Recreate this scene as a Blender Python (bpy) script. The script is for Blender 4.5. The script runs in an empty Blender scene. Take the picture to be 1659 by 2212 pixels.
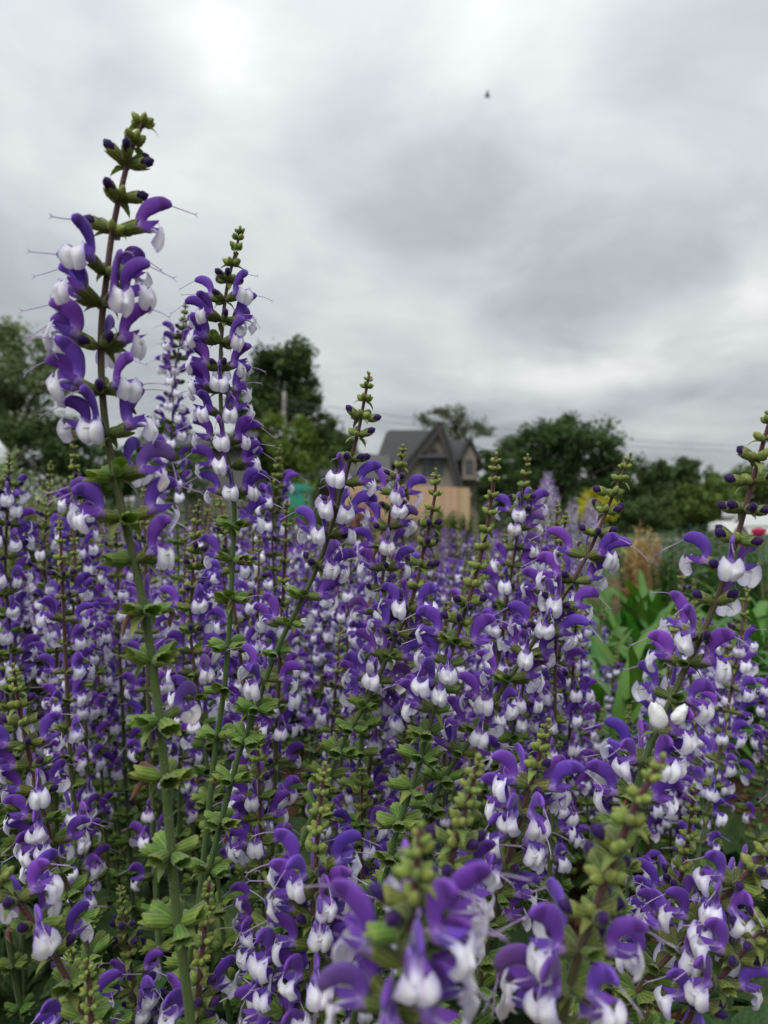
import bpy, math, random
from mathutils import Vector, Matrix, noise

random.seed(7)
S = bpy.context.scene
COL = S.collection
R = math.radians

# ------------------------------------------------------------------ camera
CAM_H = 0.72
FPX = 1597.0                      # focal length in pixels of a 1659x2212 view of the photograph
HORIZON = 1140.0
PITCH = math.atan((HORIZON - 1106.0) / FPX)
cam = bpy.data.cameras.new('camera')
cam_o = bpy.data.objects.new('camera', cam)
COL.objects.link(cam_o)
cam.sensor_fit = 'VERTICAL'
cam.sensor_height = 36.0
cam.lens = 36.0 * FPX / 2212.0
cam.clip_start = 0.02
cam.clip_end = 3000
cam_o.location = (0, 0, CAM_H)
cam_o.rotation_euler = (R(90) + PITCH, 0, 0)
cam.dof.use_dof = True
cam.dof.focus_distance = 0.53
cam.dof.aperture_fstop = 8.0
S.camera = cam_o


def ray(px, py):
    x = (px - 829.5) / FPX
    u = (1106.0 - py) / FPX
    c, s = math.cos(PITCH), math.sin(PITCH)
    return Vector((x, c - u * s, s + u * c))


def at(px, py, d):
    """point on the sight line of a photograph pixel, d metres away along the ground"""
    r = ray(px, py)
    return Vector((0, 0, CAM_H)) + r * (d / r.y)


def to_px(p):
    c, s = math.cos(PITCH), math.sin(PITCH)
    dz = p.z - CAM_H
    f = p.y * c + dz * s
    u = -p.y * s + dz * c
    return 829.5 + FPX * p.x / f, 1106.0 - FPX * u / f


# ------------------------------------------------------------------ sky, sun, exposure
W = bpy.data.worlds.new('World')
S.world = W
W.use_nodes = True
nt = W.node_tree
nt.nodes.clear()


def nd(t, typ, **kw):
    n = t.nodes.new(typ)
    for k, v in kw.items():
        setattr(n, k, v)
    return n


def lk(t, a, b):
    t.links.new(a, b)


def mth(t, op, a, b=None, c=None, clamp=False):
    n = nd(t, 'ShaderNodeMath', operation=op)
    n.use_clamp = clamp
    for i, v in enumerate((a, b, c)):
        if v is None:
            continue
        if isinstance(v, (int, float)):
            n.inputs[i].default_value = v
        else:
            lk(t, v, n.inputs[i])
    return n.outputs[0]


SUN_EL, SUN_AZ = R(52), R(205)
tc = nd(nt, 'ShaderNodeTexCoord')
sky = nd(nt, 'ShaderNodeTexSky', sky_type='NISHITA')
sky.sun_disc = False
sky.sun_elevation = SUN_EL
sky.sun_rotation = SUN_AZ
skyk = nd(nt, 'ShaderNodeVectorMath', operation='SCALE')
lk(nt, sky.outputs[0], skyk.inputs[0])
skyk.inputs['Scale'].default_value = 0.08
# the cloud deck: directions projected onto a flat layer, so clouds shrink towards the horizon
sep = nd(nt, 'ShaderNodeSeparateXYZ')
lk(nt, tc.outputs['Generated'], sep.inputs[0])
zc = mth(nt, 'ADD', mth(nt, 'MAXIMUM', sep.outputs[2], 0.0), 0.16)
cmb = nd(nt, 'ShaderNodeCombineXYZ')
lk(nt, mth(nt, 'DIVIDE', sep.outputs[0], zc), cmb.inputs[0])
lk(nt, mth(nt, 'DIVIDE', sep.outputs[1], zc), cmb.inputs[1])


def wnoise(scale, detail, rough, off, dist=0.0):
    m = nd(nt, 'ShaderNodeMapping')
    m.inputs['Location'].default_value = off
    lk(nt, cmb.outputs[0], m.inputs['Vector'])
    n = nd(nt, 'ShaderNodeTexNoise')
    n.inputs['Scale'].default_value = scale
    n.inputs['Detail'].default_value = detail
    n.inputs['Roughness'].default_value = rough
    n.inputs['Distortion'].default_value = dist
    lk(nt, m.outputs[0], n.inputs['Vector'])
    return n


n1 = wnoise(0.75, 5, 0.50, (3.1, 7.7, 0.0), 0.3)
n2 = wnoise(2.1, 6, 0.55, (1.3, 2.2, 5.0), 0.4)
dens = mth(nt, 'ADD', mth(nt, 'MULTIPLY', n1.outputs[0], 0.52), mth(nt, 'MULTIPLY', n2.outputs[0], 0.48))
# thin places and thick banks of this sky, as seen above the field
warp = nd(nt, 'ShaderNodeTexNoise')
warp.inputs['Scale'].default_value = 4.0
warp.inputs['Detail'].default_value = 4
lk(nt, tc.outputs['Generated'], warp.inputs['Vector'])
wv = nd(nt, 'ShaderNodeVectorMath', operation='MULTIPLY_ADD')
wv.inputs[1].default_value = (0.22, 0.22, 0.22)
lk(nt, warp.outputs['Color'], wv.inputs[0])
lk(nt, tc.outputs['Generated'], wv.inputs[2])
wsub = nd(nt, 'ShaderNodeVectorMath', operation='SUBTRACT')
lk(nt, wv.outputs[0], wsub.inputs[0])
wsub.inputs[1].default_value = (0.11, 0.11, 0.11)


def blob(px, py, wx, wy, amt):
    """soft patch of thinner (+) or thicker (-) cloud about a direction, radii in degrees"""
    d = ray(px, py).normalized()
    right = Vector((d.y, -d.x, 0)).normalized()
    up = right.cross(d)
    sx = nd(nt, 'ShaderNodeVectorMath', operation='DOT_PRODUCT')
    lk(nt, wsub.outputs[0], sx.inputs[0])
    sx.inputs[1].default_value = right / math.sin(R(wx))
    sy = nd(nt, 'ShaderNodeVectorMath', operation='DOT_PRODUCT')
    lk(nt, wsub.outputs[0], sy.inputs[0])
    sy.inputs[1].default_value = up / math.sin(R(wy))
    fr = nd(nt, 'ShaderNodeVectorMath', operation='DOT_PRODUCT')
    lk(nt, wsub.outputs[0], fr.inputs[0])
    fr.inputs[1].default_value = d
    q = mth(nt, 'ADD', mth(nt, 'MULTIPLY', sx.outputs['Value'], sx.outputs['Value']),
            mth(nt, 'MULTIPLY', sy.outputs['Value'], sy.outputs['Value']))
    g = mth(nt, 'POWER', 2.71828, mth(nt, 'MULTIPLY', q, -1.0))
    g = mth(nt, 'MULTIPLY', g, mth(nt, 'GREATER_THAN', fr.outputs['Value'], 0.0))
    return mth(nt, 'MULTIPLY', g, amt)


acc = None
for b in ((540, 165, 3.6, 3.6, 0.20), (1060, 70, 7.0, 5.0, 0.16), (1180, 770, 9, 2.0, 0.28), (1640, 640, 3.0, 3.5, 0.28),
          (1420, 815, 6, 2.0, 0.22), (900, 690, 6, 2.2, 0.12), (330, 480, 9, 7, 0.06), (720, 470, 6, 5, 0.06),
          (1000, 440, 8, 5, -0.16), (1400, 480, 12, 6, -0.13), (1250, 600, 10, 2.5, -0.08), (330, 200, 5, 4, -0.05),
          (1330, 890, 12, 1.7, -0.12), (1550, 150, 7, 6, -0.05), (150, 130, 7, 3, -0.04)):
    g = blob(*b)
    acc = g if acc is None else mth(nt, 'ADD', acc, g)
val = mth(nt, 'ADD', mth(nt, 'MULTIPLY', mth(nt, 'SUBTRACT', dens, 0.5), 1.25), acc)
val = mth(nt, 'ADD', val, 0.5, clamp=True)
ramp = nd(nt, 'ShaderNodeValToRGB')
e = ramp.color_ramp.elements
e[0].position, e[0].color = 0.18, (0.275, 0.297, 0.316, 1)
e[1].position, e[1].color = 0.84, (0.72, 0.735, 0.73, 1)
for p, c in ((0.36, (0.362, 0.386, 0.405, 1)), (0.50, (0.455, 0.48, 0.495, 1)), (0.64, (0.55, 0.57, 0.575, 1))):
    el = e.new(p)
    el.color = c
lk(nt, val, ramp.inputs[0])
# an overcast sky grows brighter towards the zenith
zen = mth(nt, 'MULTIPLY_ADD', mth(nt, 'MAXIMUM', sep.outputs[2], 0.0), 1.15, 0.72)
cl = nd(nt, 'ShaderNodeVectorMath', operation='SCALE')
lk(nt, ramp.outputs[0], cl.inputs[0])
lk(nt, mth(nt, 'MULTIPLY', zen, 0.70), cl.inputs['Scale'])
mixs = nd(nt, 'ShaderNodeMix', data_type='RGBA')
mixs.inputs[0].default_value = 0.95
lk(nt, skyk.outputs[0], mixs.inputs[6])
lk(nt, cl.outputs[0], mixs.inputs[7])
bg = nd(nt, 'ShaderNodeBackground')
bg.inputs['Strength'].default_value = 1.0
lk(nt, mixs.outputs[2], bg.inputs['Color'])
wo = nd(nt, 'ShaderNodeOutputWorld')
lk(nt, bg.outputs[0], wo.inputs[0])

sun = bpy.data.lights.new('sun', 'SUN')
sun.energy = 1.5
sun.angle = R(50)
sun.color = (1.0, 0.985, 0.96)
sun_o = bpy.data.objects.new('sun', sun)
COL.objects.link(sun_o)
sd = Vector((math.cos(SUN_EL) * math.sin(SUN_AZ), math.cos(SUN_EL) * math.cos(SUN_AZ), math.sin(SUN_EL)))
sun_o.rotation_euler = (-sd).to_track_quat('-Z', 'Y').to_euler()
sun_o.location = (0, 0, 20)

S.render.engine = 'CYCLES'
S.view_settings.view_transform = 'Standard'
S.view_settings.look = 'None'
S.view_settings.exposure = 0.85
S.view_settings.gamma = 1.0
S.cycles.max_bounces = 7
S.cycles.diffuse_bounces = 4
S.cycles.transmission_bounces = 4


# ------------------------------------------------------------------ materials
def mat(name, color=None, rough=0.6, attr=False, transl=0.0, tr_tint=(1, 1, 1), vary=0.0, nscale=0.0, namp=0.0, bump=0.0,
        bscale=100.0, sheen=0.0, spec=0.3, metallic=0.0, c2=None, detail=4):
    m = bpy.data.materials.new(name)
    m.use_nodes = True
    t = m.node_tree
    t.nodes.clear()
    out = nd(t, 'ShaderNodeOutputMaterial')
    p = nd(t, 'ShaderNodeBsdfPrincipled')
    p.inputs['Roughness'].default_value = rough
    p.inputs['Specular IOR Level'].default_value = spec
    p.inputs['Metallic'].default_value = metallic
    if sheen:
        p.inputs['Sheen Weight'].default_value = sheen
        p.inputs['Sheen Roughness'].default_value = 0.4
    if attr:
        a = nd(t, 'ShaderNodeAttribute')
        a.attribute_name = 'Col'
        src = a.outputs['Color']
    else:
        r = nd(t, 'ShaderNodeRGB')
        r.outputs[0].default_value = (*color, 1)
        src = r.outputs[0]
    co = nd(t, 'ShaderNodeTexCoord')
    if nscale:
        n = nd(t, 'ShaderNodeTexNoise')
        n.inputs['Scale'].default_value = nscale
        n.inputs['Detail'].default_value = detail
        n.inputs['Roughness'].default_value = 0.6
        lk(t, co.outputs['Object'], n.inputs['Vector'])
        if c2 is not None:
            mr = nd(t, 'ShaderNodeMapRange')
            mr.inputs[1].default_value = 0.35
            mr.inputs[2].default_value = 0.65
            lk(t, n.outputs[0], mr.inputs[0])
            mx = nd(t, 'ShaderNodeMix', data_type='RGBA')
            lk(t, mr.outputs[0], mx.inputs[0])
            lk(t, src, mx.inputs[6])
            mx.inputs[7].default_value = (*c2, 1)
            src = mx.outputs[2]
        if namp:
            hs = nd(t, 'ShaderNodeHueSaturation')
            lk(t, src, hs.inputs['Color'])
            lk(t, mth(t, 'MULTIPLY_ADD', n.outputs[0], 2 * namp, 1.0 - namp), hs.inputs['Value'])
            src = hs.outputs[0]
    if vary:
        oi = nd(t, 'ShaderNodeObjectInfo')
        hs = nd(t, 'ShaderNodeHueSaturation')
        lk(t, src, hs.inputs['Color'])
        lk(t, mth(t, 'MULTIPLY_ADD', oi.outputs['Random'], 2 * vary, 1.0 - vary), hs.inputs['Value'])
        rr = mth(t, 'FRACT', mth(t, 'MULTIPLY', oi.outputs['Random'], 17.31))
        lk(t, mth(t, 'MULTIPLY_ADD', rr, 0.05 * vary / 0.2, 0.5 - 0.025 * vary / 0.2), hs.inputs['Hue'])
        src = hs.outputs[0]
    lk(t, src, p.inputs['Base Color'])
    if bump:
        bn = nd(t, 'ShaderNodeTexNoise')
        bn.inputs['Scale'].default_value = bscale
        bn.inputs['Detail'].default_value = 5
        lk(t, co.outputs['Object'], bn.inputs['Vector'])
        b = nd(t, 'ShaderNodeBump')
        b.inputs['Strength'].default_value = bump
        b.inputs['Distance'].default_value = 1.0 / bscale
        lk(t, bn.outputs[0], b.inputs['Height'])
        lk(t, b.outputs[0], p.inputs['Normal'])
    if transl:
        tr = nd(t, 'ShaderNodeBsdfTranslucent')
        tm = nd(t, 'ShaderNodeMix', data_type='RGBA', blend_type='MULTIPLY')
        tm.inputs[0].default_value = 1.0
        lk(t, src, tm.inputs[6])
        tm.inputs[7].default_value = (*tr_tint, 1)
        lk(t, tm.outputs[2], tr.inputs['Color'])
        ms = nd(t, 'ShaderNodeMixShader')
        ms.inputs[0].default_value = transl
        lk(t, p.outputs[0], ms.inputs[1])
        lk(t, tr.outputs[0], ms.inputs[2])
        lk(t, ms.outputs[0], out.inputs[0])
    else:
        lk(t, p.outputs[0], out.inputs[0])
    return m


M_PETAL = mat('petal', attr=True, rough=0.55, transl=0.38, vary=0.13, nscale=420, namp=0.14, sheen=0.35, spec=0.2)
M_GREEN = mat('plant_green', attr=True, rough=0.6, transl=0.22, tr_tint=(1.1, 1.25, 0.5), vary=0.18, nscale=260, namp=0.22, sheen=0.2, bump=0.25, bscale=900)
M_STEM = mat('plant_stem', attr=True, rough=0.6, vary=0.10, nscale=300, namp=0.25, sheen=0.25, bump=0.2, bscale=700)
M_HAIR = mat('plant_hair', (0.62, 0.64, 0.56), rough=0.6, transl=0.4)
M_LEAF = mat('basal_leaf', attr=True, rough=0.55, transl=0.18, tr_tint=(1.0, 1.3, 0.5), vary=0.2, nscale=60, namp=0.3, bump=0.6, bscale=160)
PLANT = [M_PETAL, M_GREEN, M_STEM]


# ------------------------------------------------------------------ mesh builder
class MB:
    def __init__(self):
        self.v, self.f, self.c, self.m = [], [], [], []

    def vert(self, p, c):
        self.v.append((p[0], p[1], p[2]))
        self.c.append(c)
        return len(self.v) - 1

    def face(self, idx, m=0):
        self.f.append(tuple(idx))
        self.m.append(m)

    def grid(self, pts, cols, m=0, close=False):
        """pts: rows of points; close joins the last column to the first"""
        rows = [[self.vert(p, c) for p, c in zip(pr, cr)] for pr, cr in zip(pts, cols)]
        n = len(rows[0])
        for i in range(len(rows) - 1):
            for j in range(n if close else n - 1):
                k = (j + 1) % n
                self.face((rows[i][j], rows[i][k], rows[i + 1][k], rows[i + 1][j]), m)
        return rows

    def sweep(self, path, ra, rb, n, col, side=None, m=0, cap=True, phase=0.0, rib=None):
        P = [Vector(p) for p in path]
        k = len(P)
        prevN = None
        pts, cols = [], []
        for i in range(k):
            T = (P[min(i + 1, k - 1)] - P[max(i - 1, 0)])
            T = T.normalized() if T.length > 1e-9 else Vector((0, 0, 1))
            if side is not None:
                B = Vector(side)
                N = B.cross(T).normalized()
            else:
                if prevN is None:
                    a = Vector((1, 0, 0)) if abs(T.x) < 0.8 else Vector((0, 1, 0))
                    N = (a - T * a.dot(T)).normalized()
                else:
                    N = (prevN - T * prevN.dot(T)).normalized()
                B = T.cross(N)
                prevN = N
            s = i / (k - 1)
            pr, cr = [], []
            for j in range(n):
                ph = 2 * math.pi * j / n + phase
                q = rib(s, ph) if rib else 1.0
                pr.append(P[i] + N * (ra[i] * q * math.cos(ph)) + B * (rb[i] * q * math.sin(ph)))
                cr.append(col(s, ph))
            pts.append(pr)
            cols.append(cr)
        rows = self.grid(pts, cols, m, True)
        if cap:
            self.face(rows[0][::-1], m)
            self.face(rows[-1], m)
        return rows

    def add(self, o, M, tint=None):
        b = len(self.v)
        for p in o.v:
            q = M @ Vector(p)
            self.v.append((q.x, q.y, q.z))
        if tint:
            self.c += [(c[0] * tint[0], c[1] * tint[1], c[2] * tint[2]) for c in o.c]
        else:
            self.c += o.c
        self.f += [tuple(i + b for i in f) for f in o.f]
        self.m += o.m

    def box(self, x0, x1, y0, y1, z0, z1, c=(1, 1, 1), m=0):
        i = [self.vert(p, c) for p in ((x0, y0, z0), (x1, y0, z0), (x1, y1, z0), (x0, y1, z0),
                                       (x0, y0, z1), (x1, y0, z1), (x1, y1, z1), (x0, y1, z1))]
        for f in ((0, 3, 2, 1), (4, 5, 6, 7), (0, 1, 5, 4), (1, 2, 6, 5), (2, 3, 7, 6), (3, 0, 4, 7)):
            self.face([i[a] for a in f], m)

    def prism(self, poly, y0, y1, c=(1, 1, 1), m=0):
        """polygon of (x, z) pushed from y0 to y1"""
        a = [self.vert((x, y0, z), c) for x, z in poly]
        b = [self.vert((x, y1, z), c) for x, z in poly]
        self.face(a, m)
        self.face(b[::-1], m)
        n = len(poly)
        for i in range(n):
            j = (i + 1) % n
            self.face((a[j], a[i], b[i], b[j]), m)

    def mesh(self, name, mats, scale=1.0, smooth=True):
        me = bpy.data.meshes.new(name)
        v = [(x * scale, y * scale, z * scale) for x, y, z in self.v] if scale != 1.0 else self.v
        me.from_pydata(v, [], self.f)
        ca = me.color_attributes.new('Col', 'FLOAT_COLOR', 'POINT')
        flat = []
        for c in self.c:
            flat += [c[0], c[1], c[2], 1.0]
        ca.data.foreach_set('color', flat)
        for mm in (mats if isinstance(mats, (list, tuple)) else [mats]):
            me.materials.append(mm)
        me.polygons.foreach_set('material_index', self.m)
        me.polygons.foreach_set('use_smooth', [smooth] * len(self.f))
        me.update()
        return me


def obj(name, me, parent=None, M=None):
    o = bpy.data.objects.new(name, me)
    COL.objects.link(o)
    if parent is not None:
        o.parent = parent
    if M is not None:
        o.matrix_basis = M
    return o


def tag(o, label=None, cat=None, group=None, kind=None):
    for k, v in (('label', label), ('category', cat), ('group', group), ('kind', kind)):
        if v:
            o[k] = v
    return o


def thing(name, label, cat, loc=(0, 0, 0), rz=0.0, group=None):
    o = bpy.data.objects.new(name, None)
    o.empty_display_size = 0.05
    COL.objects.link(o)
    o.location = loc
    o.rotation_euler = (0, 0, rz)
    return tag(o, label, cat, group)


def lerp(a, b, t):
    return a + (b - a) * t


def mixc(a, b, t):
    t = max(0.0, min(1.0, t))
    return tuple(lerp(x, y, t) for x, y in zip(a, b))


def prof(pts, s):
    for (a, b), (c, d) in zip(pts, pts[1:]):
        if s <= c:
            t = (s - a) / (c - a)
            t = t * t * (3 - 2 * t)
            return lerp(b, d, t)
    return pts[-1][1]


# ------------------------------------------------------------------ sage flower parts (millimetres)
PURP = (0.160, 0.054, 0.425)
PURP_L = (0.255, 0.115, 0.58)
PURP_D = (0.040, 0.010, 0.105)
LILAC = (0.36, 0.25, 0.62)
WHITE = (0.93, 0.93, 0.95)
CALYX = (0.090, 0.135, 0.026)
CALYX_B = (0.100, 0.178, 0.032)
BROWN = (0.075, 0.045, 0.035)


def f_upper(rng, nseg, nring, wilt=False):
    mb = MB()
    th0, th1 = R(100 + rng.uniform(-10, 8)), R(-20 + rng.uniform(-30, 22))
    L = rng.uniform(18, 20.5)
    dk = rng.uniform(0.75, 1.35)
    if wilt:
        th1 -= R(70)
    P = [Vector((9.2, 0, 2.6))]
    for i in range(1, nring):
        s = (i - 0.5) / (nring - 1)
        th = th0 + (th1 - th0) * (s ** 1.2)
        P.append(P[-1] + Vector((math.cos(th), 0, math.sin(th))) * (L / (nring - 1)))
    ss = [i / (nring - 1) for i in range(nring)]
    fat = rng.uniform(0.98, 1.14)
    ra = [fat * prof([(0, 1.6), (0.25, 2.3), (0.55, 3.2), (0.78, 2.9), (0.92, 2.0), (1, 0.6)], s) for s in ss]
    rb = [prof([(0, 1.5), (0.3, 1.0), (0.7, 1.05), (0.86, 1.15), (0.95, 0.8), (1, 0.25)], s) for s in ss]
    spot = rng.random() < 0.6

    def col(s, ph):
        c = mixc(LILAC, PURP, s * 4.5)
        c = mixc(c, PURP_L, 0.55 * max(0, math.cos(ph - math.pi)) * (0.4 + 0.6 * s))
        if spot and 0.74 < s < 0.93 and abs(math.sin(ph)) > 0.6:
            c = mixc(c, PURP_D, 0.55)
        c = (c[0] * dk, c[1] * dk, c[2] * (0.4 + 0.6 * dk))
        if wilt:
            c = mixc(c, (0.16, 0.10, 0.16), 0.7 * s)
        return c
    sway = rng.uniform(-1.3, 1.3)
    P = [p + Vector((0, sway * q * q, 0)) for p, q in zip(P, ss)]
    mb.sweep(P, ra, rb, nseg, col, side=(0, 1, 0))
    tip, d = P[-1], (P[-1] - P[-3]).normalized()
    return mb, tip, d


def f_style(rng, tip, d, fine=True):
    mb = MB()
    n = 6 if fine else 3
    P = [tip - d * 1.5]
    dd = d.copy()
    L = rng.uniform(6.5, 11)
    bend = rng.uniform(-0.05, 0.13)
    yy = rng.uniform(-0.05, 0.05)
    for i in range(n):
        dd = (dd + Vector((0, yy, -bend))).normalized()
        P.append(P[-1] + dd * ((L + 1.5) / n))

    def col(s, ph):
        return mixc((0.42, 0.30, 0.62), (0.62, 0.50, 0.70), s)
    r = 0.2 if fine else 0.24
    mb.sweep(P, [r] * len(P), [r] * len(P), 4 if fine else 3, col, cap=False)
    if fine:
        for sgn, l in ((1, 2.2), (-1, 1.5)):
            e = P[-1] + (dd + Vector((0, 0, -0.7 * sgn))).normalized() * l
            mb.sweep([P[-1], e], [r, 0.1], [r, 0.1], 3, col, cap=False)
    return mb


def f_tube(rng, nseg, nring):
    mb = MB()
    P = [Vector((4.5 + 6.3 * s, 0, 1.5 + 1.3 * s + 0.5 * s * s)) for s in [i / (nring - 1) for i in range(nring)]]
    mb.sweep(P, [lerp(1.5, 2.6, i / (nring - 1)) for i in range(nring)], [lerp(1.4, 2.1, i / (nring - 1)) for i in range(nring)],
             nseg, lambda s, ph: mixc((0.50, 0.38, 0.56), (0.30, 0.18, 0.55), s), side=(0, 1, 0))
    return mb


def f_lower(rng, nu, nv, side_lobes=True, wilt=False):
    mb = MB()
    wmax = rng.uniform(4.9, 6.0)
    drop = rng.uniform(7.0, 8.6)
    fold = rng.uniform(0.2, 0.9)
    open_ = rng.uniform(-0.8, 1.6)
    asym = rng.uniform(-0.9, 0.9)
    seed_ = rng.uniform(0, 50)
    # neck
    P = [Vector((9.5, 0, 2.4)), Vector((12.5, 0, 2.2)), Vector((15.2, 0, 1.9)), Vector((17.2, 0, 0.6))]
    mb.sweep(P, [1.2, 0.8, 0.6, 0.4], [1.7, 1.7, 2.0, 2.4], 6 if nu > 5 else 4,
             lambda s, ph: mixc((0.24, 0.13, 0.50), WHITE, s * 1.2 - 0.2), side=(0, 1, 0))
    pts, cols = [], []
    for i in range(nv):
        v = i / (nv - 1)
        pr, cr = [], []
        for j in range(nu):
            u = -1 + 2 * j / (nu - 1)
            w = wmax * prof([(0, 0.60), (0.25, 0.86), (0.6, 1.0), (0.85, 0.96), (1, 0.80)], v)
            y = u * w
            au = abs(u)
            top = 2.2 + 3.2 * au ** 1.6
            bot = 2.4 - drop * (1 - 0.20 * au ** 4) + 1.0 * math.exp(-(u / 0.14) ** 2) + asym * u
            z = lerp(top, bot, v)
            x = 16.6 + open_ + 2.1 * math.sin(math.pi * min(1, 0.12 + 0.80 * v)) - 1.6 * au ** 1.5 - fold * 1.2 * math.exp(-(u / 0.13) ** 2) - 1.2 * v * v
            nz = noise.noise_vector(Vector((u * 1.6 + seed_, v * 1.9, seed_ * 0.7)))
            x += 1.5 * nz.x
            z += 0.8 * nz.z
            y += 0.5 * nz.y
            edge = max(au ** 4, max(0, v - 0.8) * 3.2, max(0, 0.16 - v) * 3.0)
            c = mixc(WHITE, (0.47, 0.37, 0.80), min(1, edge) * 0.8)
            c = mixc(c, (0.52, 0.42, 0.82), 0.35 * math.exp(-(u / 0.10) ** 2))
            if wilt:
                c = mixc(c, (0.62, 0.50, 0.34), 0.5 * v)
            pr.append((x, y, z))
            cr.append(c)
        pts.append(pr)
        cols.append(cr)
    mb.grid(pts, cols)
    if side_lobes:
        for sg in (-1, 1):
            up = rng.uniform(0.2, 2.2)
            pr, cr = [], []
            k = 5 if nu > 5 else 3
            for i in range(k):
                s = i / (k - 1)
                cx, cy, cz = lerp(9.8, 17.3, s), sg * lerp(1.6, 3.3 + asym, s), lerp(3.2, 3.4 + up, s) - 0.8 * math.sin(math.pi * s)
                hw = 1.6 * math.sin(math.pi * (0.28 + 0.67 * s)) + 0.1
                pr.append([(cx + 0.4 * q, cy + sg * 0.7 * q, cz + hw * q) for q in (-1, 0, 1)])
                cr.append([mixc(PURP_L, PURP, s)] * 3)
            mb.grid(pr, cr)
    return mb


def f_calyx(rng, n, nr, kind='flower', mi=1):
    """two-lipped ribbed bell; kind flower / spent / bud / young"""
    mb = MB()
    L = {'flower': 9.6, 'spent': 11.0, 'bud': 8.2, 'young': 6.6}[kind] * rng.uniform(0.92, 1.08)
    w = {'flower': 2.7, 'spent': 3.5, 'bud': 2.7, 'young': 2.1}[kind] * rng.uniform(0.94, 1.06)
    base = {'flower': CALYX, 'spent': CALYX_B, 'bud': (0.115, 0.170, 0.036), 'young': (0.175, 0.235, 0.052)}[kind]
    tilt = R({'flower': 14, 'spent': 8, 'bud': 22, 'young': 34}[kind] + rng.uniform(-7, 7))
    ax = Vector((math.cos(tilt), 0, math.sin(tilt)))
    upv = Vector((-math.sin(tilt), 0, math.cos(tilt)))
    closed = kind == 'young'
    pts, cols = [], []
    for i in range(nr):
        s = i / (nr - 1)
        if closed:
            r = w * prof([(0, 0.25), (0.3, 0.9), (0.55, 1.0), (0.85, 0.55), (1, 0.08)], s)
        elif kind == 'spent':
            r = w * prof([(0, 0.25), (0.35, 0.78), (0.75, 1.0), (1, 1.12)], s)
        else:
            r = w * prof([(0, 0.28), (0.4, 0.85), (0.8, 1.0), (1, 1.0)], s)
        pr, cr = [], []
        for j in range(n):
            ph = 2 * math.pi * j / n
            rib = 1.0 + 0.06 * math.cos(ph * n / 2)
            ext = 0.0
            if s > 0.6 and not closed:
                lowtooth = max(0, math.cos(2 * (ph - math.pi))) * (1 if math.cos(ph) < 0 else 0)
                t = 0.42 * max(0, math.cos(ph)) + 0.62 * max(0, math.cos((ph - R(145)) * 2.6)) * (abs(ph - R(145)) < R(34)) + \
                    0.62 * max(0, math.cos((ph - R(215)) * 2.6)) * (abs(ph - R(215)) < R(34))
                ext = (s - 0.6) / 0.4 * t * (6.0 if kind == 'spent' else 4.4) - (s - 0.6) / 0.4 * 1.6
            flare = 1.0
            if kind == 'spent' and s > 0.6:
                flare = 1.0 + 0.10 * (s - 0.6) / 0.4
            flat = 1.0
            if kind == 'spent':
                flat = lerp(1.0, 0.50, max(0.0, (s - 0.35) / 0.65))
                rib = 1.0 + 0.11 * math.cos(ph * n / 2)
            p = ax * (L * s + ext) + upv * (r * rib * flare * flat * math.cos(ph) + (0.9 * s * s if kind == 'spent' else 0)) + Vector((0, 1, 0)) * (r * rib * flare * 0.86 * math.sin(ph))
            c = base
            if kind in ('flower', 'bud'):
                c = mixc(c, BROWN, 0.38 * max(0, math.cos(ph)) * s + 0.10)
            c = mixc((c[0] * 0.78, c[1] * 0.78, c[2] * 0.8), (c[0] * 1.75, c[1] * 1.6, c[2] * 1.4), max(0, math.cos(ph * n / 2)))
            if s > 0.85:
                c = mixc(c, (0.30, 0.34, 0.10), 0.35)
            pr.append(p)
            cr.append(c)
        pts.append(pr)
        cols.append(cr)
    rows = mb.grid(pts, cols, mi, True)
    mb.face(rows[0][::-1], mi)
    if closed:
        mb.face(rows[-1], mi)
    if kind == 'bud':
        k = 6
        Q = [ax * (L * 0.45 + (L * 0.55 + 3.6) * i / (k - 1)) + upv * (0.8 * (i / (k - 1)) ** 2) for i in range(k)]
        rr = [w * 0.9 * prof([(0, 0.55), (0.45, 0.9), (0.75, 0.95), (0.92, 0.62), (1, 0.15)], i / (k - 1)) for i in range(k)]
        mb.sweep(Q, rr, [a * 0.85 for a in rr], 8 if n > 7 else 5, lambda s, ph: mixc((0.030, 0.010, 0.070), (0.046, 0.016, 0.115), s), side=(0, 1, 0), m=0)
    return mb


def f_bract(rng, L, wd, nseg=6, down=40):
    mb = MB()
    pts, cols = [], []
    p = Vector((0.6, 0, 0))
    for i in range(nseg):
        s = i / (nseg - 1)
        th = R(10 - down * s * 1.6)
        if i:
            p = p + Vector((math.cos(th), 0, math.sin(th))) * (L / (nseg - 1))
        w = wd * prof([(0, 0.55), (0.28, 1.0), (0.65, 0.55), (1, 0.03)], s)
        pts.append([p + Vector((0, w * q, 0.35 * w * abs(q))) for q in (-1, 0, 1)])
        c = mixc((0.10, 0.155, 0.03), (0.15, 0.19, 0.045), s)
        cols.append([c, mixc(c, (0.24, 0.28, 0.09), 0.5), c])
    mb.grid(pts, cols, 1)
    return mb


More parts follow.
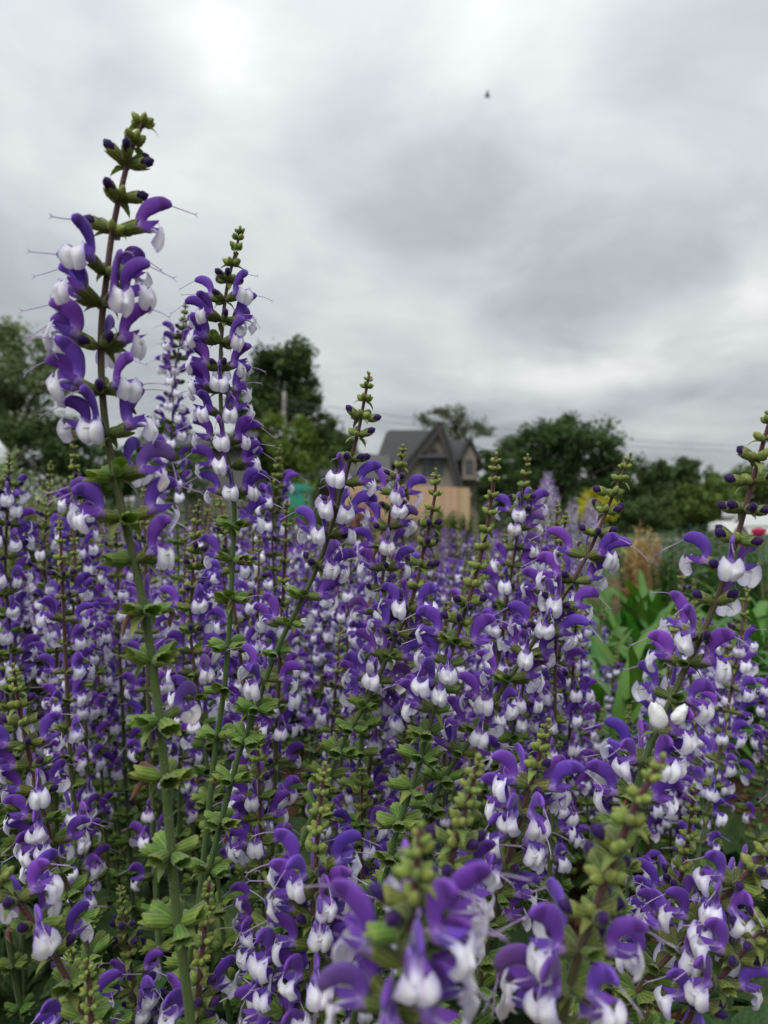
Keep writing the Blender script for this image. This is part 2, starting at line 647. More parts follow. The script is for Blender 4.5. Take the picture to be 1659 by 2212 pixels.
FS, CS = 1.30, 1.12                # real size of flowers and of bare calyces against the drawing above
I4 = Matrix.Identity(4)
MM = 0.001
rng = random.Random(11)
HERO_F = []                        # (tube, upper, lower, calyx, style) meshes per flower variant
for i in range(9):
    wilt = i >= 8
    up, tip, d = f_upper(rng, 14, 18, wilt)
    HERO_F.append((f_tube(rng, 12, 5).mesh('corolla_tube', PLANT, MM), up.mesh('upper_lip', PLANT, MM),
                   f_lower(rng, 13, 9, True, wilt).mesh('lower_lip', PLANT, MM), f_calyx(rng, 20, 7, 'flower').mesh('calyx', PLANT, MM),
                   f_style(rng, tip, d).mesh('style', PLANT, MM)))
HERO_E = {k: [f_calyx(rng, 20, 8, k).mesh('calyx', PLANT, MM) for _ in range(4)] for k in ('spent', 'bud', 'young')}
WITHER = []
for i in range(3):
    mb = MB()
    a_, p_ = R(rng.uniform(-20, 30)), Vector((6, 0, 1.5))
    Q_ = [p_.copy()]
    for q in range(6):
        a_ += R(rng.uniform(-45, 25))
        p_ = p_ + Vector((math.cos(a_), rng.uniform(-.3, .3), math.sin(a_))) * 2.2
        Q_.append(p_.copy())
    rr_ = [1.3, 1.5, 1.1, 1.6, 1.2, 1.0, 0.3]
    mb.sweep(Q_, rr_, [x_ * 0.6 for x_ in rr_], 7, lambda s, ph: mixc((0.22, 0.10, 0.10), (0.20, 0.105, 0.045), s), side=(0, 1, 0), rib=lambda s, ph: 1 + 0.3 * math.sin(3 * ph + 9 * s))
    WITHER.append(mb.mesh('withered_corolla', PLANT, MM))
HERO_BR = [f_bract(rng, rng.uniform(9, 12), rng.uniform(2.6, 3.4), 8, rng.uniform(25, 60)).mesh('bract', PLANT, MM) for _ in range(4)]


def flower_mb(rng, lod):
    mb = MB()
    a, b, c, dd = {1: (9, 10, 7, 6), 2: (5, 6, 3, 3)}[lod]
    up, tip, d = f_upper(rng, a, b)
    mb.add(up, I4)
    mb.add(f_lower(rng, c, dd, True), I4)
    mb.add(f_calyx(rng, 10 if lod == 1 else 5, 4 if lod == 1 else 3, 'flower'), I4)
    if lod == 1:
        mb.add(f_tube(rng, 7, 3), I4)
        mb.add(f_style(rng, tip, d, False), I4)
    return mb


def whorl_mb(rng, kind, lod, skip=0):
    """ring of calyces or buds at one node with its two bracts"""
    mb = MB()
    n = 10 if lod == 1 else 5
    for h in (0, 180):
        for a in (-52, 0, 52):
            if rng.random() < skip:
                continue
            k = kind if kind != 'bud' else ('bud' if rng.random() < 0.6 else 'young')
            M = Matrix.Rotation(R(h + a + rng.uniform(-12, 12)), 4, 'Z') @ Matrix.Translation((1.0, 0, rng.uniform(-0.8, 1.2))) @ Matrix.Scale(rng.uniform(0.8, 1.1), 4)
            mb.add(f_calyx(rng, n, 5 if lod == 1 else 3, k), M)
        if kind != 'young' or lod == 1:
            mb.add(f_bract(rng, rng.uniform(7, 10), 2.7, 5 if lod == 1 else 3, rng.uniform(25, 60)), Matrix.Rotation(R(h + 90 * (rng.random() < 0.2)), 4, 'Z') @ Matrix.Translation((0.8, 0, -2)))
    return mb


MID_F = [flower_mb(rng, 1).mesh('flower', PLANT, MM) for _ in range(10)]
MID_W = {k: [whorl_mb(rng, k, 1, 0.1 if k != 'part' else 0).mesh('whorl', PLANT, MM) for _ in range(4)] for k in ('young', 'bud', 'spent')}
MID_W['part'] = [whorl_mb(rng, 'bud' if i % 2 else 'spent', 1, 0.62).mesh('whorl', PLANT, MM) for i in range(5)]
LOW_F = [flower_mb(rng, 2) for _ in range(6)]
LOW_W = {k: [whorl_mb(rng, k, 2, 0.1).mesh and whorl_mb(rng, k, 2, 0.1) for _ in range(3)] for k in ('young', 'bud', 'spent')}
LOW_W['part'] = [whorl_mb(rng, 'spent', 2, 0.62) for i in range(3)]


# ------------------------------------------------------------------ sage stems
def resample(P, step):
    out, L = [P[0].copy()], [0.0]
    acc = 0.0
    for a, b in zip(P, P[1:]):
        seg = (b - a).length
        n = max(1, int(seg / step))
        for i in range(1, n + 1):
            out.append(a.lerp(b, i / n))
            L.append(acc + seg * i / n)
        acc += seg
    return out, L


def catmull(P, sub=6):
    Q = [P[0] * 2 - P[1]] + list(P) + [P[-1] * 2 - P[-2]]
    out = []
    for i in range(1, len(Q) - 2):
        p0, p1, p2, p3 = Q[i - 1], Q[i], Q[i + 1], Q[i + 2]
        for k in range(sub):
            t = k / sub
            out.append(0.5 * ((2 * p1) + (p2 - p0) * t + (2 * p0 - 5 * p1 + 4 * p2 - p3) * t * t + (3 * p1 - p0 - 3 * p2 + p3) * t ** 3))
    out.append(P[-1].copy())
    return out


def point_on(P, L, s):
    for i in range(1, len(P)):
        if L[i] >= s:
            t = (s - L[i - 1]) / max(1e-9, L[i] - L[i - 1])
            return P[i - 1].lerp(P[i], t), (P[i - 1] - P[i]).normalized()
    return P[-1].copy(), (P[-2] - P[-1]).normalized()


def stem_mb(P, L, n, r_top, r_bot, mi=2, red=0.22, step=1):
    """P runs from the tip down; squarish section, dark red-brown above and green below"""
    tot = L[-1]
    Q = P[::step]
    if (len(P) - 1) % step:
        Q = Q + [P[-1]]
    k = len(Q)
    rad = [lerp(r_top, r_bot, min(1, (i / (k - 1)) * 1.7) ** 0.8) for i in range(k)]

    def col(s, ph):
        l = s * tot
        c = mixc((0.075, 0.028, 0.028), (0.062, 0.050, 0.022), (l - red * 0.35) / (red * 0.5))
        c = mixc(c, (0.050, 0.086, 0.022), (l - red * 0.75) / (red * 0.6))
        return mixc(c, (c[0] * 1.5, c[1] * 1.45, c[2] * 1.5), abs(math.sin(2 * ph)) ** 4 * 0.6)
    mb = MB()
    mb.sweep(Q, rad, rad, n, col, m=mi, rib=lambda s, ph: 1.0 + 0.10 * abs(math.sin(2 * ph)))
    return mb


def nodes_auto(rng, total, n_young, n_bud, n_bloom, sp_bloom=0.0175, full=0.6):
    """(arc length from the tip, kind)"""
    out, s, sp = [], 0.004, 0.0055
    for i in range(n_young):
        out.append((s, 'young', lerp(0.45, 0.95, i / max(1, n_young))))
        s += sp
        sp = lerp(sp, sp_bloom * 0.85, 0.35)
    for i in range(n_bud):
        out.append((s, 'bud', 0.95))
        s += sp
        sp = lerp(sp, sp_bloom, 0.5)
    for i in range(n_bloom):
        out.append((s, 'bloom', 1.0))
        s += sp * rng.uniform(0.92, 1.1)
        sp = lerp(sp, sp_bloom * 1.15, 0.3)
    while s < total * 0.8 and len(out) < n_young + n_bud + n_bloom + 7:
        out.append((s, 'spent', 1.0))
        s += sp * rng.uniform(1.0, 1.15)
        sp = lerp(sp, sp_bloom * 1.9, 0.3)
    return out


def local(pt, az, tangent, sc, rng, tilt=0.0, rad=0.0015):
    """flower frame: x away from the stem, z mostly up"""
    z = (Vector((0, 0, 1)) * 0.65 + tangent * 0.35).normalized()
    x = Vector((math.cos(az), math.sin(az), 0))
    x = (x - z * x.dot(z)).normalized()
    y = z.cross(x)
    M = Matrix((x, y, z)).transposed().to_4x4()
    M = Matrix.Translation(pt + x * rad) @ M @ Matrix.Rotation(R(tilt), 4, 'Y') @ Matrix.Scale(sc, 4)
    return M


def hairs(P, L, r_top, r_bot, upto, count, rng):
    mb = MB()
    for _ in range(count):
        s = rng.random() * upto
        p, t = point_on(P, L, s)
        a = rng.uniform(0, 2 * math.pi)
        n = Vector((math.cos(a), math.sin(a), rng.uniform(-0.3, 0.3))).normalized()
        r = lerp(r_top, r_bot, min(1, s / L[-1] * 1.7) ** 0.8)
        b = p + n * r * 0.95
        side = n.cross(t).normalized() * 0.00008
        i = [mb.vert(q, (1, 1, 1)) for q in (b - side, b + side, b + n * rng.uniform(0.0008, 0.0021))]
        mb.face(i)
    return mb


N_OBJ = 0


def full_stem(label, P, nodes, r_top, r_bot, rng, group=None, hair=0, explicit=None, p_flower=0.62, name='sage_stem', fsc=1.0, red=0.2):
    """one flowering stem, every flower with its lips, tube, calyx and style. P: world points from the tip down to the ground."""
    base = P[-1]
    root = thing(name, label, 'flower stem', base, 0, group)
    P = [p - base for p in P]
    P, L = resample(catmull(P, 6), 0.006)
    obj('stem', stem_mb(P, L, 8, r_top, r_bot, red=red).mesh('stem', PLANT), root)
    if hair:
        h = obj('stem_hair', hairs(P, L, r_top, r_bot, min(L[-1], 0.42), hair, rng).mesh('stem_hair', M_HAIR), root)
        h['kind'] = 'stuff'

    def put_flower(M, v):
        t, u, lo, ca, st = HERO_F[v]
        f = obj('flower', t, root, M)
        obj('upper_lip', u, f)
        obj('lower_lip', lo, f)
        obj('calyx', ca, f)
        obj('style', st, f)

    ph0 = rng.uniform(0, math.pi)
    for i, nd_ in enumerate(nodes):
        s, kind, sc = nd_[:3]
        fl = nd_[3] if len(nd_) > 3 else None
        pt, tan = point_on(P, L, s)
        r = lerp(r_top, r_bot, min(1, s / L[-1] * 1.7) ** 0.8) * 0.7
        a0 = ph0 + i * math.pi / 2 + rng.uniform(-0.2, 0.2)
        for h in (0, math.pi):
            if kind != 'young' or sc > 0.7:
                obj('bract', rng.choice(HERO_BR), root, local(pt + Vector((0, 0, -0.0015)), a0 + h + rng.uniform(-.2, .2), tan, (0.65 + 0.35 * sc) * (1.35 if kind == 'spent' else 1.0), rng, rng.uniform(-15, 25), r))
        if fl is not None:
            for a in fl:
                v = rng.randrange(8)
                if a >= 1000:
                    a, v = a - 1000, 8
                put_flower(local(pt, R(a), tan, FS * fsc * rng.uniform(0.94, 1.08), rng, rng.uniform(-10, 8), r), v)
        slots = [a0 + h + R(a + rng.uniform(-12, 12)) for h in (0, math.pi) for a in (-50, 0, 50)]
        for a in slots:
            if fl is not None and any(abs((math.degrees(a) - b % 1000 + 180) % 360 - 180) < 32 for b in fl):
                continue
            k = kind
            if kind == 'bloom':
                q = rng.random()
                if fl is None and q < p_flower:
                    put_flower(local(pt, a, tan, FS * fsc * rng.uniform(0.90, 1.06), rng, rng.uniform(-12, 10), r), 8 if rng.random() < 0.03 else rng.randrange(8))
                    continue
                if q > 0.86:
                    continue
                k = 'bud' if (i < len(nodes) * 0.45 and rng.random() < 0.7) else 'spent'
            if kind == 'young' and sc < 0.6 and rng.random() < 0.2:
                continue
            if kind == 'bud':
                k = 'bud' if rng.random() < 0.55 else 'young'
            if kind == 'spent' and rng.random() < 0.12:
                continue
            if k == 'spent' and rng.random() < 0.06:
                obj('withered_corolla', rng.choice(WITHER), root, local(pt, a, tan, 1.1, rng, rng.uniform(-14, 16), r))
            nm = {'young': 'bud', 'bud': 'bud', 'spent': 'calyx'}[k]
            e_sc = {'young': 1.12 * sc, 'bud': 1.1, 'spent': rng.uniform(1.0, 1.3)}[k]
            if k == 'spent' and kind == 'bloom':
                e_sc *= 0.8
            obj(nm, rng.choice(HERO_E[k]), root, local(pt + Vector((0, 0, rng.uniform(-0.001, 0.001))), a, tan, CS * e_sc * fsc, rng, rng.uniform(-14, 16), r))
    # crowning tuft
    for q in range(4):
        obj('bud', rng.choice(HERO_E['young']), root, local(P[0], q * 1.57 + ph0, Vector((0, 0, 1)), rng.uniform(0.35, 0.5), rng, -35, 0.0))
    return root


def trace(px, d0, d1, to_ground=True):
    """points of a stem from its photograph pixels, tip first, d0..d1 metres away, carried on down to the soil"""
    k = len(px)
    P = [at(x, y, lerp(d0, d1, i / (k - 1))) for i, (x, y) in enumerate(px)]
    if to_ground:
        a, b = P[-2], P[-1]
        dz = max(0.3, (a.z - b.z) / (a - b).length)
        hor = Vector(((b.x - a.x), (b.y - a.y), 0)) / (a - b).length
        n = 4
        for i in range(1, n + 1):
            t = i / n
            P.append(Vector((b.x, b.y, 0)) + hor * (b.z / dz) * (t * 0.8 - 0.3 * t * t) + Vector((0, 0, b.z * (1 - t))))
    return P


def arc_at_y(P, ys):
    """arc length from the tip at which a traced stem passes given photograph rows"""
    Q, L = resample(catmull(P, 6), 0.004)
    rows = [to_px(p)[1] for p in Q]
    out = []
    for y in ys:
        k = min(range(len(rows)), key=lambda i: abs(rows[i] - y))
        out.append(L[k])
    return out


HG = random.Random(5)
# -- the tall stem against the sky
PA = trace([(312, 258), (285, 320), (264, 400), (243, 500), (229, 610), (219, 710), (220, 830), (231, 940), (252, 1050), (285, 1190),
            (312, 1320), (336, 1480), (353, 1630), (366, 1790), (380, 1960), (412, 2212)], 0.385, 0.40)
specA = [(268, 'young', 0.8), (312, 'young', 0.9), (362, 'bud', 0.95), (428, 'bud', 1.0), (508, 'bud', 1.0, [5]), (585, 'bud', 1.0, [252, 60]),
         (660, 'bloom', 1.0, [184, 232, 312, 350]), (752, 'bloom', 1.0, [182, 206, 352, 100]), (846, 'bloom', 1.0, [188, 228, 325]),
         (936, 'bloom', 1.0, [178, 268, 352, 22]), (1030, 'spent', 1.1, [1005, 75]), (1128, 'spent', 1.1, [190, 225, 25]), (1215, 'spent', 1.15, [338]),
         (1310, 'spent', 1.15, [100]), (1425, 'spent', 1.15), (1560, 'spent', 1.15, [1060]), (1695, 'spent', 1.1), (1830, 'spent', 1.05), (1990, 'spent', 0.9)]
sA = arc_at_y(PA, [s[0] for s in specA])
full_stem('tallest sage stem, rising alone against the clouds with spent green calyces below its flowers', PA,
          [(a,) + tuple(s[1:]) for a, s in zip(sA, specA)], 0.0011, 0.0027, HG, hair=2600, red=0.26)
# -- the second tallest
PB = trace([(519, 495), (510, 540), (497, 590), (486, 650), (478, 740), (476, 830), (481, 930), (496, 1010), (506, 1100), (502, 1220),
            (496, 1350), (484, 1490), (463, 1640)], 0.60, 0.62)
specB = [(500, 'young', 0.6), (520, 'young', 0.7), (542, 'young', 0.85), (572, 'young', 0.95), (605, 'bud', 0.95), (648, 'bud', 1, [170, 320]), (692, 'bloom', 1, [195, 0, 230, 60]),
         (745, 'bloom', 1, [180, 210, 320]), (798, 'bloom', 1, [185, 205, 340, 5, 100]), (850, 'bloom', 1, [190, 215, 350, 280]), (903, 'bloom', 1, [182, 300, 355, 240]),
         (955, 'bloom', 1, [186, 10, 275, 340]), (1015, 'bloom', 1, [190, 262, 350, 15]), (1072, 'bloom', 1, [182, 275, 0, 330]), (1135, 'spent', 1, [350]),
         (1205, 'spent', 1, [175]), (1300, 'spent', 1), (1390, 'spent', 1), (1490, 'spent', 1), (1590, 'spent', 0.9)]
sB = arc_at_y(PB, [s[0] for s in specB])
full_stem('second tallest sage stem, in bloom beside the tallest, in front of the oak', PB,
          [(a,) + tuple(s[1:]) for a, s in zip(sB, specB)], 0.0010, 0.0026, HG, hair=1500)

heroes = [
    # pixels, d0, d1, young, bud, bloom, spacing, p_flower, label
    ([(402, 650), (396, 700), (382, 780), (374, 860), (372, 960), (376, 1060), (385, 1200)], 1.05, 1.1, 4, 1, 14, 0.0165, 0.62,
     'distant-looking slender sage stem rising between the two tallest stems'),
    ([(797, 810), (786, 870), (772, 940), (752, 1010), (724, 1110), (692, 1210), (650, 1300), (600, 1400), (545, 1550), (502, 1680)], 0.56, 0.58, 3, 3, 8, 0.0215, 0.6,
     'red-brown leaning stem topped with open bud whorls before the house annex'),
    ([(871, 965), (866, 1000), (852, 1060), (838, 1140), (829, 1230), (815, 1330), (800, 1430)], 0.66, 0.70, 3, 1, 10, 0.019, 0.62,
     'thin sage stem with its bud tip in front of the house gable wall'),
    ([(942, 1018), (938, 1080), (917, 1180), (892, 1290), (850, 1390), (795, 1510), (725, 1640)], 0.58, 0.60, 4, 4, 6, 0.0195, 0.5,
     'reddish stem of green bud whorls whose tip meets the tan fence'),
    ([(1072, 985), (1064, 1060), (1048, 1160), (1014, 1290), (968, 1430), (930, 1560), (890, 1700), (848, 1830)], 0.50, 0.55, 9, 2, 4, 0.0165, 0.45,
     'sage stem with a crowded yellow-green bud head beside the house dormer'),
    ([(1362, 985), (1322, 1075), (1278, 1180), (1240, 1250), (1188, 1335), (1110, 1450), (1015, 1600), (945, 1710)], 0.55, 0.58, 3, 3, 9, 0.0205, 0.58,
     'strongly leaning stem whose bud tip crosses the dark round tree'),
    ([(1672, 880), (1642, 980), (1612, 1090), (1572, 1230), (1530, 1340), (1478, 1450), (1428, 1560), (1385, 1670)], 0.42, 0.46, 3, 4, 8, 0.0195, 0.6,
     'stout leaning stem by the white truck, carrying white froth in its lowest flowers'),
    ([(1224, 1110), (1214, 1165), (1198, 1230), (1178, 1310), (1150, 1400)], 0.70, 0.74, 6, 1, 8, 0.018, 0.5,
     'short stem with a stacked bud tip before the lilac spires'),
    ([(1432, 1640), (1378, 1730), (1338, 1825), (1296, 1935), (1254, 2050), (1214, 2212)], 0.285, 0.31, 4, 3, 3, 0.0185, 0.4,
     'blurred close stem with fat lime bud whorls on a red-brown stalk'),
    ([(908, 1790), (900, 1880), (888, 1980), (872, 2090), (850, 2230)], 0.235, 0.255, 3, 1, 4, 0.017, 0.7,
     'closest and most blurred sage head with large purple hoods'),
    ([(1034, 1640), (1014, 1720), (990, 1800), (966, 1900), (945, 2000)], 0.33, 0.37, 5, 2, 4, 0.0165, 0.35,
     'blurred lime-budded stem just behind the closest sage head'),
    ([(702, 1655), (692, 1740), (683, 1850), (679, 1990), (676, 2120)], 0.42, 0.44, 6, 0, 7, 0.0165, 0.7,
     'upright stem with a dense bud cone and flowers with long pale styles'),
    ([(-60, 1800), (-8, 1880), (66, 1985), (132, 2090), (192, 2225)], 0.40, 0.43, 2, 2, 3, 0.02, 0.45,
     'thick green stem cutting the lower left among dark leaves'),
    ([(28, 1440), (45, 1545), (82, 1710), (122, 1850), (168, 1985), (210, 2120)], 0.54, 0.58, 3, 2, 6, 0.0195, 0.55,
     'left-leaning stem over the dark leafy hollow beside the tallest stem'),
    ([(1700, 1790), (1600, 1900), (1520, 1985), (1440, 2070), (1360, 2170)], 0.42, 0.46, 3, 1, 5, 0.02, 0.55,
     'thick right-leaning stem slanting over the brown mulch gap'),
    ([(1720, 1960), (1630, 2030), (1560, 2110), (1490, 2200)], 0.40, 0.43, 2, 2, 6, 0.0195, 0.6,
     'right-leaning stem low in the corner under the froth-carrying stem'),
    ([(186, 2080), (192, 2130), (196, 2190), (198, 2260)], 0.40, 0.41, 6, 1, 3, 0.017, 0.4,
     'short lime bud spike beside the thick green stem'),
    ([(452, 1905), (446, 1960), (440, 2030), (430, 2120)], 0.45, 0.46, 6, 1, 3, 0.017, 0.4,
     'short bud spike standing against the base of the tallest stem'),
    ([(430, 1085), (424, 1150), (415, 1260), (412, 1370), (425, 1480), (440, 1600), (455, 1720)], 0.66, 0.68, 4, 3, 7, 0.02, 0.5,
     'red-brown stem standing in the gap between the two tallest stems'),
    ([(606, 965), (600, 1010), (592, 1080), (588, 1160), (592, 1260)], 0.95, 1.0, 4, 1, 10, 0.018, 0.6,
     'sage stem whose tip stands by the teal bin'),
    ([(1185, 1560), (1160, 1650), (1120, 1780), (1085, 1900), (1050, 2040)], 0.46, 0.48, 3, 1, 6, 0.019, 0.62,
     'leaning stem between the two lime-budded close stems'),
    ([(160, 935), (160, 990), (164, 1080), (170, 1180), (185, 1290)], 0.92, 0.96, 5, 2, 10, 0.02, 0.55,
     'slim stem before the dark hedge left of the tallest stem'),
    ([(110, 1000), (106, 1060), (98, 1140), (96, 1230), (110, 1320)], 0.95, 1.0, 5, 2, 9, 0.019, 0.55,
     'slim stem in front of the grey-green feathery plants'),
    ([(20, 985), (18, 1060), (14, 1150), (12, 1250), (20, 1350)], 0.78, 0.82, 3, 1, 11, 0.019, 0.62,
     'sage stem in full bloom beside the white van'),
    ([(1140, 985), (1132, 1050), (1120, 1130), (1108, 1220), (1090, 1330)], 0.72, 0.76, 4, 1, 9, 0.019, 0.62,
     'blooming stem just beside the crowded yellow-green bud head'),
    ([(1500, 1700), (1490, 1790), (1470, 1900), (1430, 2020)], 0.50, 0.53, 7, 1, 4, 0.016, 0.5,
     'stem with a tight yellow bud cone right of the blurred lime-budded stem'),
]
for k, (px, d0, d1, ny, nb, nbl, sp, pf, lab) in enumerate(heroes):
    P = trace(px, d0, d1)
    tot = sum((a - b).length for a, b in zip(P, P[1:]))
    rr = random.Random(100 + k)
    full_stem(lab, P, nodes_auto(rr, tot, ny, nb, nbl, sp), 0.0010, 0.0026 if d0 < 0.65 else 0.0022, rr, hair=900 if d0 < 0.6 else 0, p_flower=pf * 0.85)


# -- prototypes for the crowd of stems
def proto_points(rng, h, lean):
    P, p, a = [], Vector((0, 0, 0)), lean * 1.25
    n = 9
    az = rng.uniform(-0.5, 0.5)
    for i in range(n + 1):
        P.append(p.copy())
        a = lerp(a, lean * 0.35, 0.16) + rng.uniform(-0.03, 0.03)
        p = p + Vector((math.sin(a) * math.cos(az), math.sin(a) * math.sin(az), math.cos(a))) * (h / n)
    return P[::-1]


PROTO = []
for i in range(16):
    rr = random.Random(300 + i)
    h = 0.62
    P = proto_points(rr, h, R([5, 13, 22, 32][i % 4]))
    Q, L = resample(catmull(P, 3), 0.02)
    ny, nb, nbl = ((4, 1, 12), (3, 2, 10), (6, 1, 9), (4, 3, 8))[(i // 4 + i) % 4]
    PROTO.append((Q, L, stem_mb(Q, L, 6, 0.0010, 0.0023).mesh('stem', PLANT), nodes_auto(rr, h, ny, nb, nbl, rr.uniform(0.0190, 0.0235))))


def mid_stem(loc, rz, k, sc, label, group, rng, name='sage_stem', pf=0.50):
    Q, L, me, nodes = PROTO[k]
    root = thing(name, label, 'flower stem', loc, rz, group)
    obj('stem', me, root, Matrix.Scale(sc, 4))
    ph0 = rng.uniform(0, 3)
    for i, (s, kind, e) in enumerate(nodes):
        pt, tan = point_on(Q, L, s)
        pt = pt * sc
        a0 = ph0 + i * math.pi / 2
        if kind == 'bloom':
            for h in (0, math.pi):
                for a in (-52, 0, 52):
                    if rng.random() < pf:
                        obj('flower', rng.choice(MID_F), root, local(pt, a0 + h + R(a + rng.uniform(-14, 14)), tan, FS * rng.uniform(0.86, 1.06), rng, rng.uniform(-16, 14)))
            k2 = 'part'
        else:
            k2 = kind
        w = {'young': 1.1 * e, 'bud': 1.08, 'spent': rng.uniform(1.0, 1.25), 'part': 0.95}[k2]
        obj('bud_whorl' if k2 in ('young', 'bud') else 'calyx_whorl', rng.choice(MID_W[k2]), root, Matrix.Translation(pt) @ Matrix.Rotation(a0, 4, 'Z') @ Matrix.Scale(CS * w, 4))
    return root


ENV = [(-200, 1050), (0, 1050), (120, 1075), (150, 1030), (300, 1005), (560, 985), (650, 1000), (760, 1050), (900, 1050), (1000, 1075), (1060, 1010), (1140, 1010), (1200, 1080),
       (1275, 1150), (1300, 1370), (1435, 1380), (1465, 1250), (1530, 1235), (1659, 1240), (1900, 1240)]


def env(px):
    for (a, b), (c, d) in zip(ENV, ENV[1:]):
        if px <= c:
            return lerp(b, d, (px - a) / (c - a))
    return ENV[-1][1]


def clearing(x, y):
    """the leafy gap on the right where other plants grow"""
    px = 829.5 + FPX * x / y
    return (px > 1240 and y > 1.25 and not (px > 1420 and 1.25 < y < 1.5)) or (1270 < px < 1450 and y > 0.95)


MARKS = [((312, 258, 0.39), 'the tallest stem'), ((519, 495, 0.6), 'the second tallest stem'), ((797, 810, 0.57), 'the stem before the annex'),
         ((1072, 985, 0.53), 'the crowded bud head'), ((1362, 985, 0.57), 'the stem before the round tree'),
         ((1640, 980, 0.44), 'the froth-carrying stem'), ((908, 1790, 0.25), 'the closest blurred head')]
BACK = [(200, 'the feathery grey-green plants'), (430, 'the dark hedge'), (600, 'the dark-roofed shed'), (720, 'the teal bin'), (1010, 'the tan fence'), (1250, 'the lilac spires'), (9999, 'the strap-leaved plants')]
LOOK = ['in full bloom', 'with purple-tipped buds', 'with long bud tip', 'with spaced bud whorls']


def crowd_label(x, y, k):
    look = LOOK[(k // 4 + k) % 4]
    lean = ('upright', 'slightly leaning', 'leaning', 'strongly leaning')[k % 4]
    px = 829.5 + FPX * x / y
    if y > 1.35:
        return f'{lean} sage stem {look}, rows back towards ' + next(b for a, b in BACK if px < a)
    m = min(MARKS, key=lambda q: ((q[0][0] - 829.5) / FPX * q[0][2] - x) ** 2 + (q[0][2] - y) ** 2)
    return f'{lean} sage stem {look}, near {m[1]}'


rng = random.Random(21)
spots = []
tries = 0
while tries < 60000 and len(spots) < 1500:
    tries += 1
    y = 0.45 + (rng.random() ** 1.5) * 9.5
    hw = 0.56 * y + 0.10
    x = rng.uniform(-hw, hw)
    px = 829.5 + FPX * x / y
    if clearing(x, y):
        continue
    if px > 1100 and y > 5.5:
        continue
    mind = (0.105 if y < 0.74 else 0.061) + 0.02 * max(0, y - 0.8)
    if any((x - a) ** 2 + (y - b) ** 2 < mind * mind for a, b in spots):
        continue
    spots.append((x, y))
spots.sort(key=lambda q: q[1])
far = []
cnt = 0
for (x, y) in spots:
    px = 829.5 + FPX * x / y
    lean_dir = (px - 560) / 900.0
    k = min(range(16), key=lambda i: abs([5, 13, 22, 32][i % 4] - abs(lean_dir) * 24 + (rng.random() - 0.5) * 26) + rng.random() * 6)
    rz = (0 if lean_dir + rng.gauss(0, 0.25) > 0 else math.pi) + rng.gauss(0, 0.7)
    tq = PROTO[k][0][0]
    tpx = 829.5 + FPX * (x + math.cos(rz) * tq.x - math.sin(rz) * tq.y) / max(0.3, y + math.sin(rz) * tq.x)
    e_ = env(tpx)
    if 1265 < tpx < 1450 and y > 0.66 and rng.random() < 0.8:
        continue
    nat = rng.uniform(0.60, 0.82) if y > 0.72 else rng.uniform(0.42, 0.62)
    lim = CAM_H + (HORIZON - (e_ + rng.random() ** 1.2 * 170)) * y / FPX
    if y < 0.72:
        lim = CAM_H + (HORIZON - (1230 + rng.random() * 700)) * y / FPX
    h = min(nat, lim) if lim > 0.3 else nat * 0.7
    if y > 1.6:
        h = max(h, min(lim, 0.66))
    sc = h / (PROTO[k][0][0].z)
    if sc < 0.45:
        continue
    if cnt < 272:
        mid_stem((x, y, 0), rz, k, sc, crowd_label(x, y, k), 'sage stems massed in the bed', rng)
        cnt += 1
    else:
        far.append((x, y, rz, k, sc))

# -- stems beyond: one mass
LOWP = []
for i in range(8):
    Q, L, me, nodes = PROTO[i * 2]
    rr = random.Random(500 + i)
    mb = MB()
    st = stem_mb(Q, L, 4, 0.0012, 0.0023, step=3)
    mb.add(st, I4)
    for j, (s, kind, e) in enumerate(nodes):
        pt, tan = point_on(Q, L, s)
        a0 = j * 1.57
        if kind == 'bloom':
            for h in (0, math.pi):
                for a in (-50, 0, 50):
                    if rr.random() < 0.52:
                        mb.add(rr.choice(LOW_F), local(pt, a0 + h + R(a), tan, 0.00130 * rr.uniform(0.9, 1.05), rr, rr.uniform(-12, 12)), tint=(rr.uniform(0.9, 1.1),) * 3)
        elif kind != 'spent' or j % 2:
            mb.add(rr.choice(LOW_W[kind]), Matrix.Translation(pt) @ Matrix.Rotation(a0, 4, 'Z') @ Matrix.Scale(0.001 * e, 4))
    LOWP.append((mb, Q[0].z))
mass = MB()
for (x, y, rz, k, sc) in far[:520]:
    mb, hz = LOWP[k // 2]
    s2 = sc * PROTO[k][0][0].z / hz
    mass.add(mb, Matrix.Translation((x, y, 0)) @ Matrix.Rotation(rz, 4, 'Z') @ Matrix.Scale(s2, 4))
o = obj('sage_mass', mass.mesh('sage_mass', PLANT))
tag(o, 'hazy mass of far purple and white sage filling the back of the bed', 'flowers', None, 'stuff')

